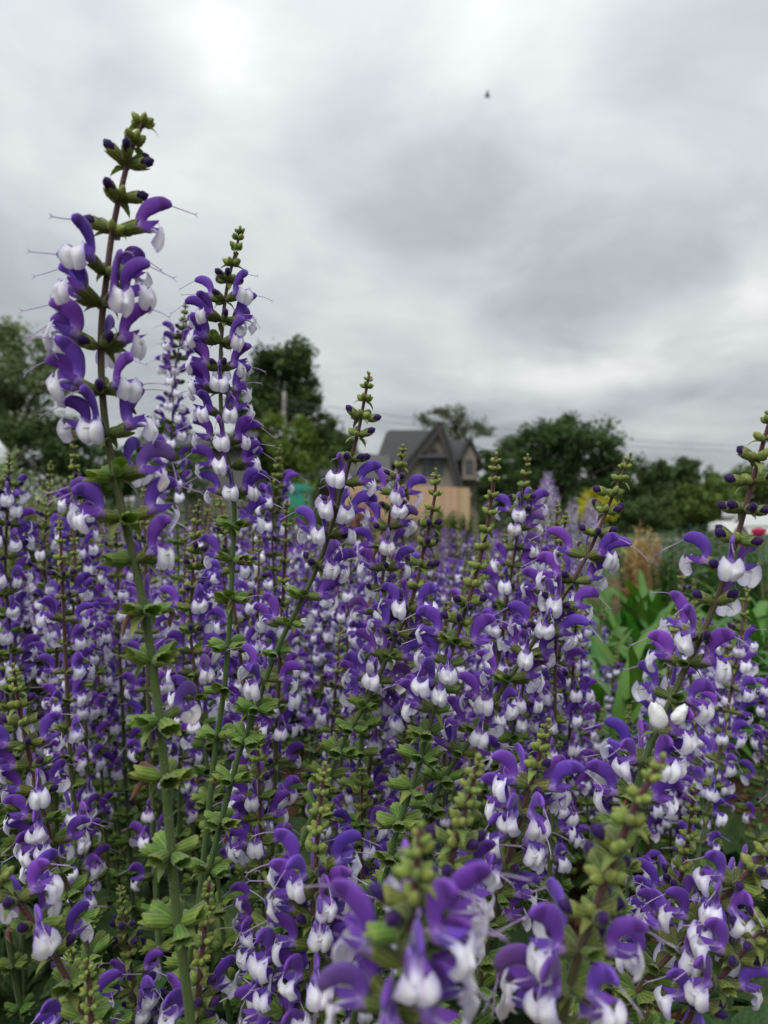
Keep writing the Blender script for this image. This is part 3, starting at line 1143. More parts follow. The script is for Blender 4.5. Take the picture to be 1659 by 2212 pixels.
# -- tall lilac spires behind the bed on the right
SPIRE = []
for i in range(3):
    rr = random.Random(900 + i)
    mb = MB()
    P = [Vector((rr.uniform(-0.01, 0.01) * (1 - t), 0, 0.95 * t)) for t in [q / 6 for q in range(6, -1, -1)]]
    Q, L = resample(catmull(P, 3), 0.03)
    mb.add(stem_mb(Q, L, 4, 0.001, 0.003, step=2), I4)
    s = 0.01
    j = 0
    while s < 0.52:
        pt, tan = point_on(Q, L, s)
        for a in range(6):
            if rr.random() < 0.55:
                w = 1.15 if s > 0.06 else 0.6
                mb.add(rr.choice(LOW_F), local(pt, a * 1.05 + j * 0.7, tan, 0.001 * w, rr, rr.uniform(-12, 12)), tint=(1.5, 1.7, 1.15))
        s += 0.017
        j += 1
    SPIRE.append(mb.mesh('lilac_spire', PLANT))
rr = random.Random(31)
for i in range(34):
    px = rr.choice([rr.gauss(1182, 14), rr.uniform(1150, 1300), rr.uniform(1220, 1350)])
    y = rr.uniform(3.6, 6.0)
    top = 1015 + max(0, abs(px - 1182) * 0.55 - 5) + rr.uniform(0, 70)
    p = at(px, top, y)
    h = p.z
    o = obj('lilac_spire', SPIRE[i % 3], None, Matrix.Translation((p.x, y, 0)) @ Matrix.Rotation(rr.uniform(0, 6), 4, 'Z') @ Matrix.Scale(h / 0.95, 4))
    tag(o, 'soft lilac flower spire in the drift before the dark round tree', 'flower stem', 'lilac spires behind the bed')

# ------------------------------------------------------------------ basal leaves and ground
LEAFM = []
for i in range(4):
    rr = random.Random(700 + i)
    mb = MB()
    pts, cols = [], []
    L = 0.13
    p = Vector((0, 0, 0))
    nseg = 12
    for a in range(nseg):
        s = a / (nseg - 1)
        th = R(55 - 75 * s + 8 * math.sin(9 * s + i))
        if a:
            p = p + Vector((math.cos(th), 0, math.sin(th))) * (L / (nseg - 1))
        w = 0.036 * prof([(0, 0.06), (0.18, 0.1), (0.36, 0.95), (0.6, 0.9), (0.85, 0.5), (1, 0.05)], s)
        rowp, rowc = [], []
        for b in range(9):
            u = -1 + b / 4
            edge = 1 + 0.10 * math.sin(a * 2.6) * (abs(u) > 0.9)
            z = 0.35 * w * abs(u) + 0.004 * math.sin(7 * u * 2 + a * 1.9) * abs(u) + 0.0022 * math.sin(a * 3.1 + b * 2.2)
            rowp.append(p + Vector((0, u * w * edge, z)))
            c = (0.034, 0.078, 0.022)
            if b == 4:
                c = (0.10, 0.15, 0.05)
            rowc.append(mixc(c, (0.06, 0.11, 0.03), 0.5 * rr.random()))
        pts.append(rowp)
        cols.append(rowc)
    mb.grid(pts, cols)
    LEAFM.append(mb.mesh('leaf', M_LEAF))
rr = random.Random(41)
placed = []
while len(placed) < 120:
    y = 0.35 + rr.random() ** 1.3 * 3.2
    x = rr.uniform(-0.6 * y - 0.05, 0.6 * y + 0.05)
    if clearing(x, y) or any((x - a) ** 2 + (y - b) ** 2 < 0.011 for a, b in placed):
        placed.append((99, 99)) if rr.random() < 0.01 else None
        continue
    placed.append((x, y))
    root = thing('leaf_rosette', 'rosette of dark wrinkled leaves on soil ' + crowd_label(x, y, 0).split(',')[-1].replace('rows back towards', 'in the rows before').strip(), 'leaves', (x, y, 0), rr.uniform(0, 6), 'leaf rosettes at the foot of the sage')
    n = rr.randint(8, 12)
    for i in range(n):
        M = Matrix.Translation((0, 0, rr.uniform(0.005, 0.22 if i % 3 else 0.03))) @ Matrix.Rotation(i * 2.4 + rr.uniform(-.3, .3), 4, 'Z') @ Matrix.Rotation(R(rr.uniform(-25, 25)), 4, 'Y') @ Matrix.Scale(rr.uniform(0.7, 1.5), 4)
        obj('leaf', rr.choice(LEAFM), root, M)

M_SOIL = mat('mulch', (0.135, 0.075, 0.040), 0.95, nscale=22, namp=0.5, c2=(0.060, 0.034, 0.020), bump=1.0, bscale=45, spec=0.1, detail=8)
M_LAWN = mat('lawn', (0.040, 0.080, 0.022), 0.9, nscale=1.3, namp=0.4, c2=(0.065, 0.085, 0.034), bump=0.8, bscale=30, spec=0.1, detail=8)
M_ROAD = mat('gravel', (0.30, 0.285, 0.265), 0.95, nscale=3, namp=0.25, bump=0.4, bscale=20)


def sheet(name, x0, x1, y0, y1, z, m, n=1):
    mb = MB()
    pts = [[(lerp(x0, x1, i / n), lerp(y0, y1, j / n), z) for i in range(n + 1)] for j in range(n + 1)]
    mb.grid(pts, [[(1, 1, 1)] * (n + 1)] * (n + 1))
    o = obj(name, mb.mesh(name, m, smooth=False))
    o['kind'] = 'structure'
    return o


sheet('ground', -900, 900, -300, 1500, -0.008, M_LAWN)
sheet('garden_bed', -9, 7, -1.5, 10.5, 0.0, M_SOIL)
sheet('gravel_road', -200, 300, 44.5, 49, -0.002, M_ROAD)

mb = MB()
rr = random.Random(51)
for i in range(3500):
    y = 0.5 + rr.random() ** 1.4 * 3.2
    x = rr.uniform(-0.6 * y, 0.6 * y)
    a = rr.uniform(0, 3.14)
    l, w, t = rr.uniform(0.008, 0.028), rr.uniform(0.003, 0.008), rr.uniform(0.002, 0.005)
    M = Matrix.Translation((x, y, rr.uniform(0.003, 0.012))) @ Matrix.Rotation(a, 4, 'Z') @ Matrix.Rotation(rr.uniform(-.4, .4), 4, 'Y')
    q = MB()
    g = rr.uniform(0.5, 1.4)
    q.box(-l, l, -w, w, -t, t, (0.17 * g, 0.095 * g, 0.05 * g))
    mb.add(q, M)
M_CHIP = mat('bark_chip', attr=True, rough=0.9, spec=0.1)
tag(obj('bark_mulch', mb.mesh('bark_mulch', M_CHIP, smooth=False)), 'loose brown bark mulch scattered between the stems', 'mulch', None, 'stuff')

# ------------------------------------------------------------------ other plants of the garden
M_BRIGHT = mat('bright_leaf', attr=True, rough=0.5, transl=0.25, tr_tint=(1.0, 1.3, 0.4), vary=0.2, nscale=30, namp=0.2)


def blade_mesh(name, L, w, arch, c, nseg=7, m=None):
    mb = MB()
    pts, cols = [], []
    p = Vector((0, 0, 0))
    for a in range(nseg):
        s = a / (nseg - 1)
        th = R(88 - arch * s * s)
        if a:
            p = p + Vector((math.cos(th), 0, math.sin(th))) * (L / (nseg - 1))
        ww = w * prof([(0, 0.45), (0.35, 1.0), (0.75, 0.7), (1, 0.03)], s)
        pts.append([p + Vector((-0.25 * ww * abs(u), u * ww, 0)) for u in (-1, 0, 1)])
        cols.append([c, mixc(c, (0.2, 0.3, 0.08), 0.25), c])
    mb.grid(pts, cols)
    return mb.mesh(name, m or M_BRIGHT)


BL = [blade_mesh('leaf', 0.30 + 0.05 * i, 0.016 + 0.003 * i, 35 + 20 * i, (0.048, 0.145, 0.022)) for i in range(4)]
rr = random.Random(61)
for i, (px, y, h) in enumerate([(1325, 1.55, 1.0), (1385, 1.75, 1.1), (1300, 2.1, 1.05), (1350, 2.3, 1.1), (1420, 2.2, 1.05), (1465, 1.9, 0.95), (1400, 2.9, 1.1), (1335, 3.1, 1.1),
                                (1480, 2.7, 1.0), (1540, 2.2, 1.0), (1600, 2.5, 1.0), (1660, 2.1, 1.0), (1570, 3.2, 1.0), (1640, 3.4, 1.05), (1500, 3.6, 1.0)]):
    x = (px - 829.5) / FPX * y
    root = thing('leafy_plant', 'clump of upright bright green strap leaves in the gap beside the sage', 'plant', (x, y, 0), rr.uniform(0, 6), 'strap-leaved plants in the gap')
    for j in range(34):
        st = rr.random()
        M = Matrix.Translation((rr.uniform(-.07, .07), rr.uniform(-.07, .07), 0.22 * st * h)) @ Matrix.Rotation(j * 2.4, 4, 'Z') @ Matrix.Rotation(R(rr.uniform(5, 45) * (1.1 - 0.6 * st)), 4, 'Y') @ Matrix.Scale(h * rr.uniform(0.75, 1.1), 4)
        obj('leaf', rr.choice(BL), root, M)


def cloud_plant(name, label, cat, px, y, top, wpx, leafcol, stemcol, nst, nleaf, leafsize, group=None, dots=None, seed=0, m=None, spread=0.3):
    """upright many-stemmed plant: stems and small leaves, optional coloured flower heads"""
    r = random.Random(seed)
    x = (px - 829.5) / FPX * y
    h = at(px, top, y).z
    w = wpx * y / FPX
    root = thing(name, label, cat, (x, y, 0), 0, group)
    sm, fm, dm = MB(), MB(), MB()
    for i in range(nst):
        hx, hy = r.gauss(0, w * 0.36), r.gauss(0, w * 0.36)
        hh = h * r.uniform(0.80, 1.0) * (1 - 0.2 * min(1, abs(hx) / w))
        b = Vector((hx * spread, hy * spread, 0))
        e_ = Vector((hx, hy, hh))
        Q = [b.lerp(e_, t) + Vector((0, 0, 0.06 * h * math.sin(math.pi * t))) for t in (0, 0.33, 0.66, 1)]
        sm.sweep(Q, [0.004 * h, 0.003 * h, 0.0025 * h, 0.001 * h], [0.004 * h, 0.003 * h, 0.0025 * h, 0.001 * h], 4, lambda s, ph: stemcol, cap=False)
        for j in range(nleaf):
            t = r.uniform(0.15, 1.0)
            k = min(2, int(t * 3))
            p = Q[k].lerp(Q[k + 1], t * 3 - k)
            a = r.uniform(0, 6.28)
            d = Vector((math.cos(a), math.sin(a), r.uniform(0.0, 1.3))).normalized()
            l = leafsize * r.uniform(0.6, 1.3) * (1.15 - 0.6 * t)
            sd_ = d.cross(Vector((0, 0, 1))).normalized() * l * 0.16
            g = r.uniform(0.75, 1.25)
            c = (leafcol[0] * g, leafcol[1] * g, leafcol[2] * g)
            i0 = [fm.vert(q, c) for q in (p, p + d * l * 0.5 + sd_, p + d * l, p + d * l * 0.5 - sd_)]
            fm.face(i0)
        if dots:
            for q in range(dots[2]):
                p = Q[-1] + Vector((r.gauss(0, dots[1] * 2.5), r.gauss(0, dots[1] * 2.5), -abs(r.gauss(0, dots[1] * 4)) if q else 0))
                g = r.uniform(0.8, 1.15)
                c = tuple(v * g for v in dots[0])
                for z in range(5):
                    a = z * 1.2566 + r.random()
                    d = Vector((math.cos(a), math.sin(a), 0.35)) * dots[1]
                    s_ = Vector((-math.sin(a), math.cos(a), 0)) * dots[1] * 0.6
                    i0 = [dm.vert(v, c) for v in (p, p + d * 0.6 + s_, p + d, p + d * 0.6 - s_)]
                    dm.face(i0)
    mm = m or M_BRIGHT
    obj('stems', sm.mesh('stems', mm), root)
    obj('foliage', fm.mesh('foliage', mm), root)
    if dots:
        obj('blossom', dm.mesh('blossom', M_PETAL), root)
    return root


SAGE_GREY = (0.33, 0.37, 0.26)
for i, (px, y, top, w) in enumerate([(30, 2.3, 940, 85), (92, 2.2, 1020, 70), (0, 2.1, 985, 80), (60, 1.8, 1060, 80), (118, 2.6, 1000, 50)]):
    cloud_plant('feathery_plant', 'pale grey-green feathery bush behind the sage by the white van', 'plant', px, y, top, w, SAGE_GREY if i % 2 == 0 else (0.34, 0.35, 0.20), (0.2, 0.2, 0.12), 60, 130, 0.045,
                'feathery grey-green plants', seed=70 + i)
for i, (px, y, top, w) in enumerate([(1385, 4.2, 1122, 34), (1420, 4.4, 1140, 30), (1362, 4.6, 1150, 24)]):
    cloud_plant('dry_grass', 'tan dried seed-stalk tuft beyond the green strap-leaved plants', 'grass tuft', px, y, top, w, (0.48, 0.31, 0.17), (0.42, 0.28, 0.15), 30, 40, 0.05, 'dry tufts', seed=80 + i)
for i, (px, y, top, w) in enumerate([(1440, 3.6, 1170, 60), (1490, 3.9, 1158, 60), (1540, 3.7, 1165, 60), (1585, 4.3, 1150, 50), (1470, 4.8, 1140, 60), (1530, 5.2, 1132, 60), (1630, 4.0, 1170, 60), (1400, 5.4, 1150, 60), (1360, 6.2, 1150, 60), (1440, 6.5, 1138, 60), (1500, 7.0, 1130, 60), (1560, 6.6, 1135, 60), (1620, 6.9, 1138, 60)]):
    cloud_plant('blue_flower_plant', 'hazy green plant dotted with pale blue flowers beyond the gap', 'plant', px, y, top, w, (0.070, 0.145, 0.038), (0.07, 0.12, 0.035), 34, 60, 0.045, 'pale blue flowers beyond the gap',
                dots=((0.42, 0.48, 0.74), 0.009, 1), seed=90 + i)
for i, (px, y, top, w) in enumerate([(772, 7.5, 1058, 44), (800, 8.0, 1074, 40), (745, 8.2, 1084, 36), (860, 8.4, 1088, 40)]):
    cloud_plant('pink_flower_plant', 'dusky pink flowering plant in front of the tan fence', 'plant', px, y, top, w, (0.11, 0.13, 0.06), (0.1, 0.1, 0.05), 26, 30, 0.06, 'dusky pink plants before the fence',
                dots=((0.52, 0.20, 0.28), 0.030, 6), seed=110 + i)
cloud_plant('pink_flower_plant', 'small dusky red flower tuft among the pale blue flowers', 'plant', 1472, 4.2, 1172, 20, (0.09, 0.12, 0.05), (0.1, 0.1, 0.05), 8, 30, 0.04, dots=((0.36, 0.11, 0.11), 0.02, 4), seed=118)
for i, (px, y, top, w) in enumerate([(700, 9.2, 1085, 55), (735, 9.6, 1092, 50), (668, 9.4, 1092, 40), (635, 9.3, 1088, 60), (870, 9.5, 1098, 70), (940, 9.8, 1094, 70), (990, 9.7, 1096, 60)]):
    cloud_plant('green_bush', 'low fresh green bush between the bin and the tan fence', 'shrub', px, y, top, w, (0.10, 0.17, 0.035), (0.1, 0.12, 0.04), 60, 70, 0.09, 'low green bushes before the fence', seed=130 + i)
for i, (px, y, top, w) in enumerate([(830, 10.2, 1108, 18)]):
    cloud_plant('yellow_flower_plant', 'small yellow-flowered plant in front of the fence', 'plant', px, y, top, w, (0.10, 0.15, 0.04), (0.1, 0.12, 0.04), 12, 30, 0.05, dots=((0.6, 0.5, 0.06), 0.03, 3), seed=140)


# pink blooms in front of the truck
def pink_bloom(px, py, y, label, seed):
    r = random.Random(seed)
    p = at(px, py, y)
    root = thing('pink_flower', label, 'flower', (p.x, y, 0))
    sm = MB()
    Q = [Vector((0.03, 0, 0)), Vector((0.02, 0, p.z * 0.5)), Vector((0, 0, p.z))]
    sm.sweep(Q, [0.003] * 3, [0.003] * 3, 5, lambda s, ph: (0.08, 0.12, 0.04))
    obj('stem', sm.mesh('stem', M_BRIGHT), root)
    for ring, (n, el, l) in enumerate(((6, 25, 0.036), (6, 50, 0.032), (5, 72, 0.026))):
        for i in range(n):
            mb = MB()
            pts, cols = [], []
            for a in range(5):
                s = a / 4
                w = l * 0.5 * prof([(0, 0.3), (0.5, 1), (0.85, 0.85), (1, 0.4)], s)
                pts.append([(l * s * math.cos(R(el + 25 * s)), w * u, l * s * math.sin(R(el + 25 * s)) + 0.15 * w * u * u) for u in (-1, -0.4, 0.4, 1)])
                cols.append([(0.72, 0.055, 0.16)] * 4)
            mb.grid(pts, cols)
            obj('petal', mb.mesh('petal', M_PETAL), root, Matrix.Translation((0, 0, p.z)) @ Matrix.Rotation(i * 6.283 / n + ring * 0.5, 4, 'Z'))


pink_bloom(1606, 1182, 2.6, 'bright pink bloom low in front of the white truck cab door', 1)
pink_bloom(1639, 1160, 2.6, 'bright pink bloom higher up against the white truck box', 2)

# ------------------------------------------------------------------ froth on the stout stem
fr = random.Random(3)
M_FROTH = mat('froth', (0.84, 0.85, 0.84), 0.35, transl=0.25, bump=0.5, bscale=900, spec=0.6)
pf_ = at(1436, 1545, 0.440)
root = thing('spittle_froth', 'white bubbly spittle froth clasping the stout leaning stem', 'froth', pf_)
for (ox, oz, rx, rz_, tilt_) in ((-0.0062, 0.001, 0.0050, 0.0084, 18), (0.0070, 0.002, 0.0038, 0.0066, -34)):
    mb = MB()
    pts, cols = [], []
    for i in range(15):
        th = math.pi * i / 14
        row = []
        for j in range(20):
            ph = 2 * math.pi * j / 20
            n_ = Vector((math.sin(th) * math.cos(ph), math.sin(th) * math.sin(ph), math.cos(th)))
            k = 1 + 0.20 * noise.noise(n_ * 1.9 + Vector((ox * 900, 0, 0))) + 0.08 * noise.noise(n_ * 6)
            q = Vector((n_.x * rx * k * (1 - 0.28 * n_.z), n_.y * rx * 0.9 * k, n_.z * rz_ * k))
            row.append(Matrix.Rotation(R(-tilt_), 3, 'Y') @ q + Vector((ox, -0.005, oz)))
        pts.append(row)
        cols.append([(1, 1, 1)] * 20)
    mb.grid(pts, cols, 0, True)
    obj('froth_blob', mb.mesh('froth_blob', M_FROTH), root)

# ------------------------------------------------------------------ trees
M_TREE = mat('tree_leaf', attr=True, rough=0.65, transl=0.25, tr_tint=(1.0, 1.2, 0.5), nscale=0.35, namp=0.25, spec=0.2)
M_BARK = mat('bark', (0.10, 0.085, 0.07), 0.9, nscale=6, namp=0.4, bump=0.6, bscale=12)


def tree(name, label, tx, d, lobes, col, n, leaf, seed, group=None, trunk_px=None, hollow=0.55, cat='tree'):
    """lobes: (px, py, rx, ry) of the photograph at distance d -> ellipsoids of leaves"""
    r = random.Random(seed)
    base = Vector(((tx - 829.5) / FPX * d, d, 0))
    root = thing(name, label, cat, base)
    k = d / FPX
    E = []
    for (px, py, rx, ry) in lobes:
        c = at(px, py, d) - base
        c.y += r.uniform(-0.5, 0.5) * rx * k
        E.append((c, rx * k, ry * k))
    tot = sum(a * a * b for c, a, b in E) ** 1.0
    vol = [(a * b) for c, a, b in E]
    sv = sum(vol)
    fm = MB()
    for (c, a, b), v in zip(E, vol):
        # twig clumps within the lobe give light and dark tufts and gaps
        ncl = max(6, int(26 * v / sv * len(E) ** 0.5) + 6)
        cl_ = []
        for q in range(ncl):
            n_ = Vector((r.gauss(0, 1), r.gauss(0, 1), r.gauss(0, 1))).normalized()
            rad = r.uniform(hollow, 1.0)
            cl_.append((c + Vector((n_.x * a * rad, n_.y * a * rad, n_.z * b * rad)), r.uniform(0.26, 0.46) * min(a, b) + 0.05, r.uniform(0.7, 1.3)))
        m = int(n * v / sv)
        for q in range(m):
            cc, cr, g = r.choice(cl_)
            n_ = Vector((r.gauss(0, 1), r.gauss(0, 1), r.gauss(0, 0.8))) * 0.58
            p = cc + n_ * cr
            u = Vector((r.gauss(0, 1), r.gauss(0, 1), r.gauss(0, 0.6))).normalized()
            w = u.cross(Vector((r.gauss(0, 1), r.gauss(0, 1), r.gauss(0, 1)))).normalized()
            l = leaf * r.uniform(0.6, 1.3)
            gg = 1.3 * g * r.uniform(0.75, 1.25)
            cl3 = (col[0] * gg * r.uniform(0.85, 1.2), col[1] * gg, col[2] * gg)
            i0 = [fm.vert(z, cl3) for z in (p - u * l, p + w * l * 0.5, p + u * l, p - w * l * 0.5)]
            fm.face(i0)
    obj('crown', fm.mesh('crown', M_TREE, smooth=False), root)
    tm = MB()
    top = max(c.z for c, a, b in E)
    hz = min(c.z - b * 0.3 for c, a, b in E)
    tr_ = max(0.06, top * 0.022)
    ctr = sum((c for c, a, b in E), Vector()) / len(E)
    Q = [Vector((0, 0, -0.05)), Vector((ctr.x * 0.1, ctr.y * 0.1, max(0.3, hz) * 0.6)), Vector((ctr.x * 0.5, ctr.y * 0.5, lerp(max(0.3, hz), top, 0.5))), Vector((ctr.x, ctr.y, top))]
    rr_ = [tr_, tr_ * 0.8, tr_ * 0.5, tr_ * 0.12]
    tm.sweep(Q, rr_, rr_, 8, lambda s, ph: (1, 1, 1))
    for (c, a, b) in E:
        for q in range(3):
            s0 = Q[1].lerp(Q[2], r.uniform(0.1, 1.0))
            e_ = c + Vector((r.uniform(-.7, .7) * a, r.uniform(-.7, .7) * a, r.uniform(-.1, .85) * b))
            mid = s0.lerp(e_, 0.5) + Vector((0, 0, 0.08 * (e_ - s0).length))
            z = [tr_ * 0.4, tr_ * 0.25, tr_ * 0.06]
            tm.sweep([s0, mid, e_], z, z, 5, lambda s, ph: (1, 1, 1))
    obj('trunk', tm.mesh('trunk', M_BARK), root)
    return root


tree('willow_tree', 'airy grey-green tree rising at the left behind the white van', 30, 30,
     [(20, 800, 75, 85), (90, 790, 50, 60), (-40, 850, 70, 90), (60, 890, 80, 60), (130, 830, 36, 40), (20, 735, 34, 32)], (0.115, 0.145, 0.072), 12500, 0.10, 1)
tree('dark_hedge_tree', 'dense dark green tree low behind the tallest stem', 90, 27,
     [(40, 965, 80, 60), (120, 950, 55, 55), (170, 985, 55, 50), (230, 1000, 50, 45), (-30, 980, 60, 60), (150, 1050, 90, 45)], (0.036, 0.060, 0.020), 14000, 0.10, 2)
tree('hedge_shrub', 'broad green shrub under the low dark-roofed shed', 330, 26, [(300, 1020, 50, 40), (350, 1000, 45, 40), (400, 1030, 60, 45), (250, 1040, 50, 45)], (0.050, 0.085, 0.024), 9000, 0.09, 3, cat='shrub')
tree('small_tree', 'small green tree glimpsed between the two tallest stems', 352, 48, [(350, 935, 32, 30), (385, 945, 30, 28), (330, 960, 30, 30)], (0.060, 0.10, 0.03), 4000, 0.15, 4)
tree('oak_tree', 'tall lobed dark green oak behind the second tallest stem', 620, 47,
     [(575, 790, 42, 44), (625, 785, 48, 48), (660, 850, 34, 48), (560, 850, 48, 50), (610, 870, 55, 50), (675, 925, 45, 42), (535, 900, 40, 55), (700, 960, 36, 36)],
     (0.048, 0.078, 0.026), 17000, 0.17, 5, hollow=0.35)
tree('oak_tree', 'smaller green tree stepping down from the oak towards the house', 730, 50, [(718, 960, 34, 34), (745, 975, 28, 28), (700, 985, 34, 30)], (0.055, 0.09, 0.03), 5000, 0.16, 6)
tree('bright_shrub', 'bright yellow-green rounded shrub below the oak', 600, 38, [(590, 935, 45, 42), (640, 940, 34, 38), (560, 965, 45, 36), (620, 985, 60, 40), (670, 990, 40, 36), (570, 1040, 60, 50), (630, 1050, 60, 50)], (0.085, 0.125, 0.026), 14000, 0.12, 7, cat='shrub')
tree('thin_tree', 'thin sparse tree with feathery twigs behind the house roof', 985, 72,
     [(920, 905, 26, 24), (955, 890, 24, 18), (990, 905, 30, 26), (1030, 915, 28, 24), (1050, 935, 20, 18), (985, 935, 50, 20)], (0.085, 0.105, 0.06), 3000, 0.15, 8, hollow=0.2)
tree('round_tree', 'big dark round tree right of the house', 1220, 46,
     [(1165, 955, 52, 55), (1225, 940, 58, 50), (1280, 970, 48, 52), (1210, 1000, 80, 55), (1300, 1015, 48, 45), (1150, 1010, 50, 45), (1250, 1030, 70, 40), (1190, 1060, 60, 40), (1290, 1070, 55, 36)], (0.040, 0.070, 0.024), 21000, 0.15, 9)
tree('small_tree', 'small tree filling the gap between the house and the big round tree', 1085, 55, [(1085, 985, 34, 34), (1060, 1000, 28, 30), (1115, 1000, 28, 34), (1080, 1030, 40, 30), (1055, 1065, 40, 34), (1110, 1070, 40, 34)], (0.045, 0.075, 0.026), 8500, 0.17, 10)
tree('mid_tree', 'mid green tree in the line right of the big round tree', 1380, 52, [(1375, 1040, 45, 40), (1420, 1035, 40, 36), (1350, 1070, 45, 36), (1400, 1075, 60, 34)], (0.048, 0.078, 0.027), 8000, 0.16, 11)
tree('mid_tree', 'taller thin-topped tree in the line behind the bright hedge', 1470, 58, [(1462, 1025, 34, 34), (1490, 1012, 26, 28), (1450, 1060, 45, 34), (1500, 1060, 34, 34)], (0.050, 0.080, 0.03), 6500, 0.17, 12, hollow=0.3)
tree('mid_tree', 'wispy pale sapling standing in the sky gap of the tree line', 1535, 60, [(1530, 1035, 14, 36), (1545, 1060, 24, 26)], (0.07, 0.09, 0.04), 900, 0.15, 13, hollow=0.2)
tree('bright_shrub', 'bright green hedge shrub just left of the white truck', 1520, 53, [(1500, 1090, 50, 38), (1555, 1070, 45, 40), (1460, 1105, 40, 30), (1530, 1110, 60, 30), (1440, 1120, 40, 24)], (0.075, 0.115, 0.026), 10000, 0.16, 14, cat='shrub')
tree('bright_shrub', 'tall bright green hedge shrub behind the white truck', 1630, 55, [(1610, 1055, 50, 42), (1660, 1045, 50, 45), (1700, 1060, 50, 50), (1640, 1090, 60, 36)], (0.078, 0.118, 0.028), 11000, 0.16, 15, cat='shrub')
tree('dark_shrub', 'dark shrub at the foot of the big round tree', 1350, 36, [(1330, 1105, 50, 28), (1390, 1110, 45, 28), (1280, 1100, 50, 28), (1430, 1118, 40, 24)], (0.042, 0.068, 0.022), 7000, 0.11, 16, cat='shrub')

tree('golden_shrub', 'rounded golden-yellow shrub below the dark round tree', 1294, 16, [(1284, 1086, 22, 24), (1308, 1090, 22, 20), (1294, 1108, 34, 20)], (0.36, 0.33, 0.03), 5000, 0.045, 17, cat='shrub')
# a far wood closes the view behind gardens and houses
r = random.Random(77)
fm = MB()
for i in range(420):
    cx, cy = r.uniform(-75, 75), r.uniform(84, 98)
    hh = 2.2 + 2.3 * (0.5 + 0.5 * noise.noise(Vector((cx * 0.11, 3.0, cy * 0.05)))) + r.uniform(-0.4, 0.4)
    rad = r.uniform(0.8, 1.7)
    g0 = r.uniform(0.7, 1.3)
    for j in range(110):
        p = Vector((cx + r.gauss(0, rad), cy + r.gauss(0, rad), abs(hh * (1 - r.random() ** 1.6) + r.gauss(0, 0.3))))
        u = Vector((r.gauss(0, 1), r.gauss(0, 1), r.gauss(0, 1))).normalized()
        w = u.cross(Vector((r.gauss(0, 1), r.gauss(0, 1), r.gauss(0, 1)))).normalized()
        l = r.uniform(0.2, 0.4)
        g = g0 * r.uniform(0.8, 1.2)
        fm.face([fm.vert(z, (0.055 * g, 0.085 * g, 0.032 * g)) for z in (p - u * l, p + w * l * 0.6, p + u * l, p - w * l * 0.6)])
tag(obj('far_wood', fm.mesh('far_wood', M_TREE, smooth=False)), 'far green wood closing the view behind the houses', 'wood', None, 'stuff')

# ------------------------------------------------------------------ house
HD = 54.0
HK = HD / FPX


def hx(px):
    return (px - 945) * HK


def hz(py):
    return (HORIZON - py) * HK + CAM_H


M_WALL = mat('stucco', (0.21, 0.185, 0.155), 0.9, nscale=2.0, namp=0.15, bump=0.3, bscale=25)
M_ROOF = mat('shingle', (0.050, 0.050, 0.052), 0.9, nscale=4.0, namp=0.35, bump=0.5, bscale=12)
M_TRIM = mat('dark_trim', (0.045, 0.042, 0.040), 0.7)
M_GLASS = mat('window_glass', (0.03, 0.045, 0.05), 0.08, spec=0.6)
M_FRAME = mat('window_frame', (0.10, 0.10, 0.10), 0.6)
house = thing('house', 'grey stucco house with steep dark shingled gables beyond the fence', 'house', ((945 - 829.5) / FPX * HD, HD, 0))


def part(name, fn, m, parent, smooth=False):
    mb = MB()
    fn(mb)
    return obj(name, mb.mesh(name, m, smooth=smooth), parent)


def slab(mb, a, b, c, d, t=0.18):
    """roof plane from four corners, given thickness"""
    A = [Vector(p) for p in (a, b, c, d)]
    n = (A[1] - A[0]).cross(A[3] - A[0]).normalized() * t
    i = [mb.vert(p, (1, 1, 1)) for p in A] + [mb.vert(p + n, (1, 1, 1)) for p in A]
    for f in ((3, 2, 1, 0), (4, 5, 6, 7), (0, 1, 5, 4), (1, 2, 6, 5), (2, 3, 7, 6), (3, 0, 4, 7)):
        mb.face([i[q] for q in f])


# front gable (asymmetric, long left rake)
gx0, gx1, ga = hx(874), hx(990), hx(950)
part('wall', lambda mb: mb.prism([(gx0, 0), (gx1, 0), (gx1, hz(1050)), (ga, hz(919)), (gx0, hz(1008))], 0.0, 7.0), M_WALL, house)


def front_roof(mb):
    slab(mb, (hx(864), -0.45, hz(1022)), (hx(950.5), -0.45, hz(914)), (hx(950.5), 7.3, hz(914)), (hx(864), 7.3, hz(1022)), 0.22)
    slab(mb, (hx(950.5), -0.45, hz(914)), (hx(997), -0.45, hz(1062)), (hx(997), 7.3, hz(1062)), (hx(950.5), 7.3, hz(914)), 0.22)


part('roof', front_roof, M_ROOF, house)
part('trim', lambda mb: [slab(mb, (hx(866), -0.52, hz(1024)), (hx(950), -0.52, hz(919)), (hx(950), -0.40, hz(919)), (hx(866), -0.40, hz(1024)), -0.30),
                         slab(mb, (hx(950), -0.53, hz(919)), (hx(994), -0.53, hz(1060)), (hx(994), -0.41, hz(1060)), (hx(950), -0.41, hz(919)), -0.30)], M_TRIM, house)
# main body behind with ridge parallel to the front
part('wall', lambda mb: mb.box(hx(824), hx(1030), 1.6, 8.6, 0, hz(1012)), M_WALL, house)


def main_roof(mb):
    slab(mb, (hx(814), 0.9, hz(1004)), (hx(1036), 0.9, hz(1004)), (hx(962), 5.0, hz(914)), (hx(841), 5.0, hz(914)), 0.2)
    slab(mb, (hx(1036), 9.2, hz(1004)), (hx(814), 9.2, hz(1004)), (hx(841), 5.0, hz(914)), (hx(962), 5.0, hz(914)), 0.2)
    slab(mb, (hx(814), 9.2, hz(1004)), (hx(814), 0.9, hz(1004)), (hx(841), 5.0, hz(914)), (hx(841), 5.01, hz(914)), 0.2)


part('roof', main_roof, M_ROOF, house)
